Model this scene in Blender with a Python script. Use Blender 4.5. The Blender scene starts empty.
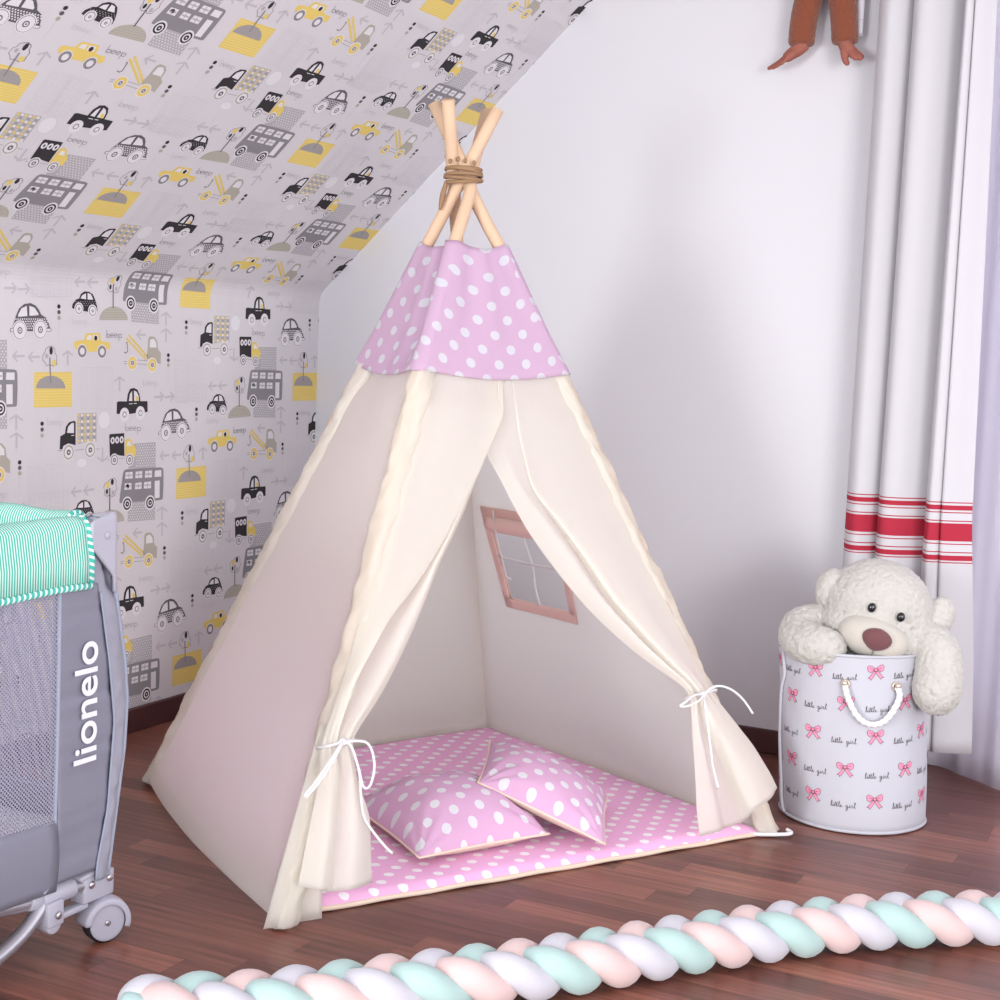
import bpy, bmesh, math, json, random
from mathutils import Vector, Matrix, noise
from mathutils.geometry import tessellate_polygon
random.seed(4)
SC = bpy.context.scene
COL = SC.collection
PI = math.pi

# ------------------------------------------------------------------ camera, light, exposure
cam_d = bpy.data.cameras.new('camera'); cam = bpy.data.objects.new('camera', cam_d); COL.objects.link(cam)
fwd = Vector((-0.45017791, 0.88698408, -0.10295194)); rgt = Vector((0.88890692, 0.45610081, 0.04262085)); upv = Vector((-0.08476048, 0.07232773, 0.99377279))
cam.matrix_world = Matrix(((rgt.x, upv.x, -fwd.x, 2.72133), (rgt.y, upv.y, -fwd.y, -4.0489), (rgt.z, upv.z, -fwd.z, 1.1), (0, 0, 0, 1)))
cam_d.angle = math.radians(36.18524); cam_d.clip_start = 0.02
SC.camera = cam
SC.view_settings.view_transform = 'Standard'; SC.view_settings.look = 'None'
SC.view_settings.gamma = 1.0; SC.view_settings.use_curve_mapping = False
SC.view_settings.exposure = -0.08
W = bpy.data.worlds.new('world'); SC.world = W; W.use_nodes = True
W.node_tree.nodes['Background'].inputs[0].default_value = (0.93, 0.94, 1.0, 1)
W.node_tree.nodes['Background'].inputs[1].default_value = 2.35
def area(name, loc, target, size, power, color):
    d = bpy.data.lights.new(name, 'AREA'); d.shape = 'RECTANGLE'; d.size = size[0]; d.size_y = size[1]; d.energy = power; d.color = color
    o = bpy.data.objects.new(name, d); COL.objects.link(o); o.location = loc
    o.rotation_euler = (Vector(target) - Vector(loc)).to_track_quat('-Z', 'Y').to_euler(); return o
area('key_softbox', (6.0, -5.6, 1.35), (1.0, -0.8, 0.6), (2.0, 1.8), 215, (1.0, 0.98, 0.97))  # unseen softbox at front right as key; no window on that side
area('fill_light', (-0.2, -6.4, 1.3), (.8, -1.0, .7), (2.0, 1.8), 310, (0.97, 0.99, 1.0))  # added fill to lift the left tent panel and interior; no lamp there

# ------------------------------------------------------------------ materials
def mat(name, col, rough=0.7, spec=0.3, metal=0.0, trans=0.0, sheen=0.0, bump=None, emis=None):
    m = bpy.data.materials.new(name); m.use_nodes = True; nt = m.node_tree; b = nt.nodes['Principled BSDF']
    c = tuple(((x / 255) / 12.92 if x / 255 <= 0.04045 else ((x / 255 + 0.055) / 1.055) ** 2.4) for x in col) + (1,)
    b.inputs['Base Color'].default_value = c; b.inputs['Roughness'].default_value = rough
    b.inputs['Specular IOR Level'].default_value = spec; b.inputs['Metallic'].default_value = metal
    if sheen: b.inputs['Sheen Weight'].default_value = sheen
    if bump:
        tc = nt.nodes.new('ShaderNodeTexCoord'); n = nt.nodes.new('ShaderNodeTexNoise'); n.inputs['Scale'].default_value = bump[0]; n.inputs['Detail'].default_value = 4
        bp = nt.nodes.new('ShaderNodeBump'); bp.inputs['Strength'].default_value = bump[1]; bp.inputs['Distance'].default_value = bump[2]
        nt.links.new(tc.outputs['Object'], n.inputs['Vector']); nt.links.new(n.outputs['Fac'], bp.inputs['Height']); nt.links.new(bp.outputs['Normal'], b.inputs['Normal'])
    if trans:
        t = nt.nodes.new('ShaderNodeBsdfTranslucent'); t.inputs[0].default_value = c; mx = nt.nodes.new('ShaderNodeMixShader'); mx.inputs[0].default_value = trans
        nt.links.new(b.outputs[0], mx.inputs[1]); nt.links.new(t.outputs[0], mx.inputs[2]); nt.links.new(mx.outputs[0], nt.nodes['Material Output'].inputs[0])
    m['lin'] = c
    return m
def nd(nt, kind, **kw):
    n = nt.nodes.new(kind)
    for k, v in kw.items(): setattr(n, k, v)
    return n
def mth(nt, op, a, b=None, c=None):
    n = nt.nodes.new('ShaderNodeMath'); n.operation = op
    for i, x in enumerate((a, b, c)):
        if x is None: continue
        if isinstance(x, (int, float)): n.inputs[i].default_value = x
        else: nt.links.new(x, n.inputs[i])
    return n.outputs[0]
def lin(col): return tuple(((x / 255) / 12.92 if x / 255 <= 0.04045 else ((x / 255 + 0.055) / 1.055) ** 2.4) for x in col) + (1,)

def dotted(name, base, dot, pitch=0.070, r=0.0112, trans=0.36):
    m = mat(name, base, 0.85, 0.15, trans=trans, bump=(60, 0.25, 0.002)); nt = m.node_tree; b = nt.nodes['Principled BSDF']
    uv = nd(nt, 'ShaderNodeUVMap'); sp = nd(nt, 'ShaderNodeSeparateXYZ'); nt.links.new(uv.outputs[0], sp.inputs[0])
    ds = []
    for off in (0.0, 0.5):
        x = mth(nt, 'SUBTRACT', mth(nt, 'FRACT', mth(nt, 'ADD', mth(nt, 'DIVIDE', sp.outputs[0], pitch), off)), 0.5)
        y = mth(nt, 'SUBTRACT', mth(nt, 'FRACT', mth(nt, 'ADD', mth(nt, 'DIVIDE', sp.outputs[1], pitch), off)), 0.5)
        d = mth(nt, 'SQRT', mth(nt, 'ADD', mth(nt, 'MULTIPLY', x, x), mth(nt, 'MULTIPLY', y, y)))
        ds.append(d)
    f = mth(nt, 'LESS_THAN', mth(nt, 'MINIMUM', ds[0], ds[1]), r / pitch)
    mx = nd(nt, 'ShaderNodeMix', data_type='RGBA'); nt.links.new(f, mx.inputs[0]); mx.inputs[6].default_value = lin(base); mx.inputs[7].default_value = lin(dot)
    nt.links.new(mx.outputs[2], b.inputs['Base Color'])
    for n in nt.nodes:
        if n.type == 'BSDF_TRANSLUCENT': nt.links.new(mx.outputs[2], n.inputs[0])
    return m

def striped(name, c1, c2, period, axis=0, duty=0.5, trans=0.0):
    m = mat(name, c1, 0.8, 0.2, trans=trans); nt = m.node_tree; b = nt.nodes['Principled BSDF']
    uv = nd(nt, 'ShaderNodeUVMap'); sp = nd(nt, 'ShaderNodeSeparateXYZ'); nt.links.new(uv.outputs[0], sp.inputs[0])
    src = sp.outputs[0] if axis == 0 else (sp.outputs[1] if axis == 1 else mth(nt, 'ADD', sp.outputs[0], sp.outputs[1]))
    f = mth(nt, 'LESS_THAN', mth(nt, 'FRACT', mth(nt, 'DIVIDE', src, period)), duty)
    mx = nd(nt, 'ShaderNodeMix', data_type='RGBA'); nt.links.new(f, mx.inputs[0]); mx.inputs[6].default_value = lin(c1); mx.inputs[7].default_value = lin(c2)
    nt.links.new(mx.outputs[2], b.inputs['Base Color'])
    return m

def wood_floor():
    m = mat('floor_planks', (112, 66, 56), 0.32, 0.4); nt = m.node_tree; b = nt.nodes['Principled BSDF']
    tc = nd(nt, 'ShaderNodeTexCoord'); sp = nd(nt, 'ShaderNodeSeparateXYZ'); nt.links.new(tc.outputs['Object'], sp.inputs[0])
    PW = 0.066; y = mth(nt, 'DIVIDE', sp.outputs[1], PW); row = mth(nt, 'FLOOR', y)
    wn = nd(nt, 'ShaderNodeTexWhiteNoise', noise_dimensions='1D'); nt.links.new(row, wn.inputs['W'])
    x = mth(nt, 'ADD', mth(nt, 'DIVIDE', sp.outputs[0], 0.52), mth(nt, 'MULTIPLY', wn.outputs[0], 7.3)); colm = mth(nt, 'FLOOR', x)
    cb = nd(nt, 'ShaderNodeCombineXYZ'); nt.links.new(row, cb.inputs[0]); nt.links.new(colm, cb.inputs[1])
    w2 = nd(nt, 'ShaderNodeTexWhiteNoise', noise_dimensions='2D'); nt.links.new(cb.outputs[0], w2.inputs['Vector'])
    rp = nd(nt, 'ShaderNodeValToRGB'); nt.links.new(w2.outputs[0], rp.inputs[0])
    e = rp.color_ramp.elements; e[0].position = 0; e[0].color = lin((102, 62, 54)); e[1].position = 1; e[1].color = lin((150, 95, 78))
    for p, c in ((0.3, (113, 70, 60)), (0.6, (124, 78, 66)), (0.82, (138, 87, 73))):
        k = e.new(p); k.color = lin(c)
    # grain
    mp = nd(nt, 'ShaderNodeMapping'); mp.inputs['Scale'].default_value = (2.2, 46, 1); ad = nd(nt, 'ShaderNodeVectorMath', operation='ADD')
    cm = nd(nt, 'ShaderNodeCombineXYZ'); nt.links.new(mth(nt, 'MULTIPLY', w2.outputs[0], 31.0), cm.inputs[0]); nt.links.new(mth(nt, 'MULTIPLY', wn.outputs[0], 17.0), cm.inputs[2])
    nt.links.new(tc.outputs['Object'], mp.inputs[0]); nt.links.new(mp.outputs[0], ad.inputs[0]); nt.links.new(cm.outputs[0], ad.inputs[1])
    nz = nd(nt, 'ShaderNodeTexNoise'); nz.inputs['Scale'].default_value = 1.6; nz.inputs['Detail'].default_value = 6; nt.links.new(ad.outputs[0], nz.inputs['Vector'])
    g = nd(nt, 'ShaderNodeMapRange'); nt.links.new(nz.outputs['Fac'], g.inputs[0]); g.inputs[1].default_value = 0.3; g.inputs[2].default_value = 0.72; g.inputs[3].default_value = 0.60; g.inputs[4].default_value = 1.22
    # seams
    fy = mth(nt, 'FRACT', y); fx = mth(nt, 'FRACT', x)
    # every third strip ends a board: a darker groove there
    third = mth(nt, 'LESS_THAN', mth(nt, 'FRACT', mth(nt, 'DIVIDE', sp.outputs[1], PW * 3)), 0.010)
    sj = mth(nt, 'LESS_THAN', fx, 0.0025)
    seam = mth(nt, 'MAXIMUM', third, sj)
    k = mth(nt, 'MULTIPLY', g.outputs[0], mth(nt, 'SUBTRACT', 1.0, mth(nt, 'MULTIPLY', seam, 0.45)))
    vm = nd(nt, 'ShaderNodeVectorMath', operation='SCALE'); nt.links.new(rp.outputs[0], vm.inputs[0]); nt.links.new(k, vm.inputs['Scale'])
    nt.links.new(vm.outputs[0], b.inputs['Base Color'])
    bp = nd(nt, 'ShaderNodeBump'); bp.inputs['Strength'].default_value = 0.10; bp.inputs['Distance'].default_value = 0.002; nt.links.new(nz.outputs['Fac'], bp.inputs['Height']); nt.links.new(bp.outputs[0], b.inputs['Normal'])
    return m

M = {}
M['floor'] = wood_floor()
M['wall'] = mat('wall_paint', (206, 205, 210), 0.9, 0.1)
M['paper'] = mat('wallpaper_ground', (210, 206, 210), 0.85, 0.12)
M['skirting'] = mat('dark_skirting', (74, 42, 42), 0.45, 0.35, bump=(30, 0.1, 0.002))
WPC = [(58, 55, 58), (137, 135, 139), (176, 173, 177), (224, 199, 112), (174, 169, 158), (160, 155, 154), (190, 186, 191), (221, 218, 222), (98, 95, 100), (231, 213, 148), (201, 197, 202), (190, 186, 176)]
WPM = [mat('wallpaper_print_%s' % n, c, 0.85, 0.1) for n, c in zip(('charcoal', 'grey', 'pale_grey', 'yellow', 'beige', 'hill_grey', 'arrow_grey', 'white', 'mid_grey', 'light_yellow', 'faint_grey', 'light_beige'), WPC)]
M['canvas'] = mat('cream_canvas', (249, 247, 242), 0.95, 0.05, trans=0.74, bump=(220, 0.25, 0.001))
M['pink'] = dotted('pink_dotted_cotton', (216, 186, 211), (222, 221, 228))
M['pinkmat'] = dotted('pink_dotted_mat', (238, 182, 222), (244, 238, 244), pitch=0.064, r=0.0108, trans=0.0)
M['pinkpil'] = dotted('pink_dotted_cushion', (206, 164, 196), (212, 210, 216), pitch=0.066, r=0.0112, trans=0.0)
M['cream'] = mat('cream_cotton', (226, 206, 188), 0.9, 0.1, bump=(80, 0.2, 0.002))
M['rosetrim'] = mat('rose_trim', (250, 228, 222), 0.9, 0.1, trans=0.5)
M['cord'] = mat('white_cord', (222, 220, 222), 0.8, 0.2)
M['pine'] = mat('pine_pole', (208, 178, 150), 0.6, 0.25, bump=(40, 0.15, 0.002))
M['twine'] = mat('tan_twine', (148, 118, 90), 0.8, 0.2)
M['curtain'] = mat('curtain_white', (206, 204, 208), 0.9, 0.1, trans=0.35)
M['sheer'] = mat('sheer_grey', (236, 232, 241), 0.9, 0.1, trans=0.45)
def see_through(m, f):
    nt = m.node_tree; o = nt.nodes['Material Output']; src = o.inputs[0].links[0].from_socket; t = nd(nt, 'ShaderNodeBsdfTransparent'); mx = nd(nt, 'ShaderNodeMixShader'); mx.inputs[0].default_value = f
    nt.links.new(src, mx.inputs[1]); nt.links.new(t.outputs[0], mx.inputs[2]); nt.links.new(mx.outputs[0], o.inputs[0])
see_through(M['sheer'], .06)
M['white'] = mat('white_frame', (230, 228, 234), 0.5, 0.3)
M['glass'] = mat('window_glass', (200, 205, 215), 0.1, 0.5); see_through(M['glass'], .85)

# ------------------------------------------------------------------ mesh helpers
class MB:
    def __init__(s): s.v = []; s.f = []; s.m = []; s.uv = []
    def vert(s, p): s.v.append(tuple(p)); return len(s.v) - 1
    def face(s, idx, m=0, uv=None): s.f.append(tuple(idx)); s.m.append(m); s.uv.append(uv)
    def poly(s, pts, m=0, uv=None): s.face([s.vert(p) for p in pts], m, uv)
    def grid(s, fn, nu, nv, m=0, uvf=None, closeu=False, skip=None):
        base = len(s.v); cu = nu if closeu else nu + 1
        for j in range(nv + 1):
            for i in range(cu): s.v.append(tuple(fn(i / nu, j / nv)))
        for j in range(nv):
            for i in range(nu):
                if skip and skip((i + .5) / nu, (j + .5) / nv): continue
                a = base + j * cu + i; b = base + j * cu + (i + 1) % cu; c = base + (j + 1) * cu + (i + 1) % cu; d = base + (j + 1) * cu + i
                uv = None
                if uvf: uv = [uvf(i / nu, j / nv), uvf((i + 1) / nu, j / nv), uvf((i + 1) / nu, (j + 1) / nv), uvf(i / nu, (j + 1) / nv)]
                s.face((a, b, c, d), m(i / nu, j / nv) if callable(m) else m, uv)
    def box(s, c, d, m=0, rot=None):
        c = Vector(c); q = []
        for x in (-1, 1):
            for y in (-1, 1):
                for z in (-1, 1):
                    p = Vector((x * d[0] / 2, y * d[1] / 2, z * d[2] / 2))
                    if rot: p = rot @ p
                    q.append(s.vert(c + p))
        for f in ((0, 1, 3, 2), (4, 6, 7, 5), (0, 4, 5, 1), (2, 3, 7, 6), (0, 2, 6, 4), (1, 5, 7, 3)): s.face([q[i] for i in f], m)
    def tube(s, path, r, n=10, m=0, closed=False, caps=True, ell=None, uvscale=None):
        path = [Vector(p) for p in path]; N = len(path); base = len(s.v); prev = None; L = 0; Ls = []
        rr = r if callable(r) else (lambda t: r)
        for i, p in enumerate(path):
            if i: L += (p - path[i - 1]).length
            Ls.append(L)
            if closed: t = path[(i + 1) % N] - path[i - 1]
            else: t = path[min(i + 1, N - 1)] - path[max(i - 1, 0)]
            t.normalize()
            if prev is None:
                a = Vector((0, 0, 1)) if abs(t.z) < .9 else Vector((1, 0, 0))
                if ell: a = Vector(ell[0])
                u = (a - t * a.dot(t)).normalized()
            else: u = (prev - t * prev.dot(t)).normalized()
            prev = u; w = t.cross(u); R = rr(i / max(1, N - 1))
            ra, rb = (R * ell[1], R * ell[2]) if ell else (R, R)
            for k in range(n):
                a = 2 * PI * k / n; s.v.append(tuple(p + u * (ra * math.cos(a)) + w * (rb * math.sin(a))))
        for i in range(N if closed else N - 1):
            j = (i + 1) % N
            for k in range(n):
                k2 = (k + 1) % n; uv = None
                if uvscale: uv = [(Ls[i], k / n * uvscale), (Ls[i], (k + 1) / n * uvscale), (Ls[j], (k + 1) / n * uvscale), (Ls[j], k / n * uvscale)]
                s.face((base + i * n + k, base + i * n + k2, base + j * n + k2, base + j * n + k), m, uv)
        if caps and not closed:
            s.face([base + k for k in range(n)][::-1], m); s.face([base + (N - 1) * n + k for k in range(n)], m)
    def lathe(s, prof, c=(0, 0, 0), ax=None, n=24, m=0):
        R = ax if ax else Matrix.Identity(3); c = Vector(c); base = len(s.v)
        for (r, z) in prof:
            for k in range(n):
                a = 2 * PI * k / n; s.v.append(tuple(c + R @ Vector((r * math.cos(a), r * math.sin(a), z))))
        for i in range(len(prof) - 1):
            for k in range(n): s.face((base + i * n + k, base + i * n + (k + 1) % n, base + (i + 1) * n + (k + 1) % n, base + (i + 1) * n + k), m)
        s.face([base + k for k in range(n)][::-1], m); s.face([base + (len(prof) - 1) * n + k for k in range(n)], m)
    def ell(s, c, r, rot=None, m=0, nu=20, nv=12, fn=None):
        c = Vector(c)
        def g(u, v):
            a = 2 * PI * u; b = PI * (v - .5) * .9999; p = Vector((r[0] * math.cos(b) * math.cos(a), r[1] * math.cos(b) * math.sin(a), r[2] * math.sin(b)))
            if fn: p = fn(p)
            return c + (rot @ p if rot else p)
        s.grid(g, nu, nv, m, closeu=True)
    def build(s, name, mats, parent=None, smooth=True, solid=0, bevel=0, loc=None, merge=True, subsurf=0):
        if not isinstance(mats, (list, tuple)): mats = [mats]
        me = bpy.data.meshes.new(name); me.from_pydata(s.v, [], s.f); me.update()
        for x in mats: me.materials.append(x)
        for p, k in zip(me.polygons, s.m): p.material_index = k; p.use_smooth = smooth
        if any(u is not None for u in s.uv):
            l = me.uv_layers.new(name='UVMap')
            for p, u in zip(me.polygons, s.uv):
                if u:
                    for k, li in enumerate(p.loop_indices): l.data[li].uv = u[k]
        if merge:
            bm = bmesh.new(); bm.from_mesh(me); bmesh.ops.remove_doubles(bm, verts=bm.verts, dist=1e-5)
            bmesh.ops.recalc_face_normals(bm, faces=bm.faces); bm.to_mesh(me); bm.free()
        o = bpy.data.objects.new(name, me); COL.objects.link(o)
        if parent: o.parent = parent; o.matrix_parent_inverse = parent_inv(parent)
        if bevel: b = o.modifiers.new('bevel', 'BEVEL'); b.width = bevel; b.segments = 2; b.limit_method = 'ANGLE'
        if solid: b = o.modifiers.new('solid', 'SOLIDIFY'); b.thickness = solid; b.offset = 0
        if subsurf: b = o.modifiers.new('sub', 'SUBSURF'); b.levels = subsurf; b.render_levels = subsurf
        return o
def parent_inv(p):     # parts keep world coordinates; a part's own world matrix is the identity
    return Matrix.Identity(4) if p.parent else Matrix.Translation(p.location).inverted()
def tag(o, label, cat, group=None):
    o['label'] = label; o['category'] = cat
    if group: o['group'] = group
    return o
def thing(name, label, cat, loc, group=None):
    o = bpy.data.objects.new(name, None); COL.objects.link(o); o.location = loc; o.empty_display_size = .05
    return tag(o, label, cat, group)
def struct(o): o['kind'] = 'structure'; return o
def crv(pts, n):     # Catmull-Rom through points
    P = [Vector(p) for p in pts]; out = []; N = len(P) - 1
    for k in range(n + 1):
        t = k / n * N; i = min(int(t), N - 1); f = t - i
        a = P[max(i - 1, 0)]; b = P[i]; c = P[i + 1]; d = P[min(i + 2, N)]
        out.append(.5 * ((2 * b) + (c - a) * f + (2 * a - 5 * b + 4 * c - d) * f * f + (3 * b - a - 3 * c + d) * f ** 3))
    return out
def lerp_tab(tab, z):   # tab of (z, a, b..) sorted any way, linear in z
    t = sorted(tab); 
    if z <= t[0][0]: return t[0][1:]
    for p, q in zip(t, t[1:]):
        if z <= q[0]:
            f = (z - p[0]) / (q[0] - p[0]); return tuple(x + (y - x) * f for x, y in zip(p[1:], q[1:]))
    return t[-1][1:]
def sm(o, f=2, it=6):
    s = o.modifiers.new('smooth', 'SMOOTH'); s.factor = .5; s.iterations = it; return o
def fuse(o, voxel, it=4, furamp=0, furscale=40):     # melt overlapping shapes into one continuous skin
    r = o.modifiers.new('remesh', 'REMESH'); r.mode = 'VOXEL'; r.voxel_size = voxel
    s = o.modifiers.new('smooth', 'SMOOTH'); s.factor = .5; s.iterations = it
    dg = bpy.context.evaluated_depsgraph_get(); me = bpy.data.meshes.new_from_object(o.evaluated_get(dg))
    mats = [x for x in o.data.materials]; o.modifiers.clear(); o.data = me; me.materials.clear()
    for x in mats: me.materials.append(x)
    if furamp:
        nv = [v.normal.copy() for v in me.vertices]
        for v, n in zip(me.vertices, nv):
            p = v.co * furscale; w = noise.noise_vector(p * .6) * .6
            h = 1 - abs(noise.noise(p + w)) * 2.0; h2 = 1 - abs(noise.noise(p * 2.1 + w)) * 2
            v.co += (n * (.7 * h + .5 * h2) + Vector((0, 0, -.3)) * h2) * furamp
    for p in me.polygons: p.use_smooth = True
    return o

# ------------------------------------------------------------------ the setting
YF = -4.6; XR = 4.6; HC = 2.5
mb = MB(); mb.poly([(-.02, YF, 0), (XR, YF, 0), (XR, .24, 0), (-.02, .24, 0)])
struct(mb.build('floor', M['floor']))
WX0, WX1, WZ1 = 1.84, 3.25, 2.4     # balcony window opening in the back wall
mb = MB()
for a, b, c, d in ((-.02, WX0, 0, HC), (WX0, WX1, WZ1, HC), (WX1, XR, 0, HC)):
    mb.box(((a + b) / 2, .11, (c + d) / 2), (b - a, .22, d - c))
struct(mb.build('wall_back', M['wall'], smooth=False))
ZF, SL = 1.21889, math.radians(43.5954); RAD = .07
# profile of knee wall + rounded fold + slope, as a function of the unrolled height v
TH = PI / 2 - SL; TL = RAD * math.tan(TH / 2); V0 = ZF - TL; V1 = V0 + RAD * TH; VMAX = V1 + (HC - ZF) / math.sin(SL) - TL
def wallp(v, off=0.0):
    if v <= V0: p = (0, v); n = (1, 0)
    elif v <= V1:
        a = (v - V0) / RAD; p = (RAD * (1 - math.cos(a)), V0 + RAD * math.sin(a)); n = (math.cos(a), -math.sin(a))
    else:
        s = v - V1 + TL; p = (s * math.cos(SL), ZF + s * math.sin(SL)); n = (math.sin(SL), -math.cos(SL))
    return (p[0] + n[0] * off, p[1] + n[1] * off)
BRK = [V0 + (V1 - V0) * k / 6 for k in range(7)]
VS = BRK[3]                                            # wallpapered wall below, sloped ceiling above
def clip(poly, ax, lim, keep):    # keep = +1: coordinate >= lim
    out = []
    for i in range(len(poly)):
        a = poly[i - 1]; b = poly[i]; ia = (a[ax] - lim) * keep >= 0; ib = (b[ax] - lim) * keep >= 0
        if ia != ib:
            t = (lim - a[ax]) / (b[ax] - a[ax]); out.append((a[0] + (b[0] - a[0]) * t, a[1] + (b[1] - a[1]) * t))
        if ib: out.append(b)
    return out
YL = -3.0
def paper_base(mb, v0, v1):
    vs = [v0] + [b for b in BRK if v0 < b < v1] + [v1]
    for a, b in zip(vs, vs[1:]):
        pa = wallp(a); pb = wallp(b); mb.poly([(pa[0], YF, pa[1]), (pa[0], 0, pa[1]), (pb[0], 0, pb[1]), (pb[0], YF, pb[1])])
def band_print(mb, poly, layer, mi, v0, v1):
    cuts = [v0] + [b for b in BRK if v0 < b < v1] + [v1]
    lo = min(p[1] for p in poly); hi = max(p[1] for p in poly)
    for a, b in zip(cuts, cuts[1:]):
        if hi <= a or lo >= b: continue
        q = clip(clip(poly, 1, a, 1), 1, b, -1)
        if len(q) < 3: continue
        pts = []
        for (u, v) in q:
            x, z = wallp(v, .0002 + .00022 * layer); pts.append((x, u, z))
        mb.poly(pts, mi + 1)
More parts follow.
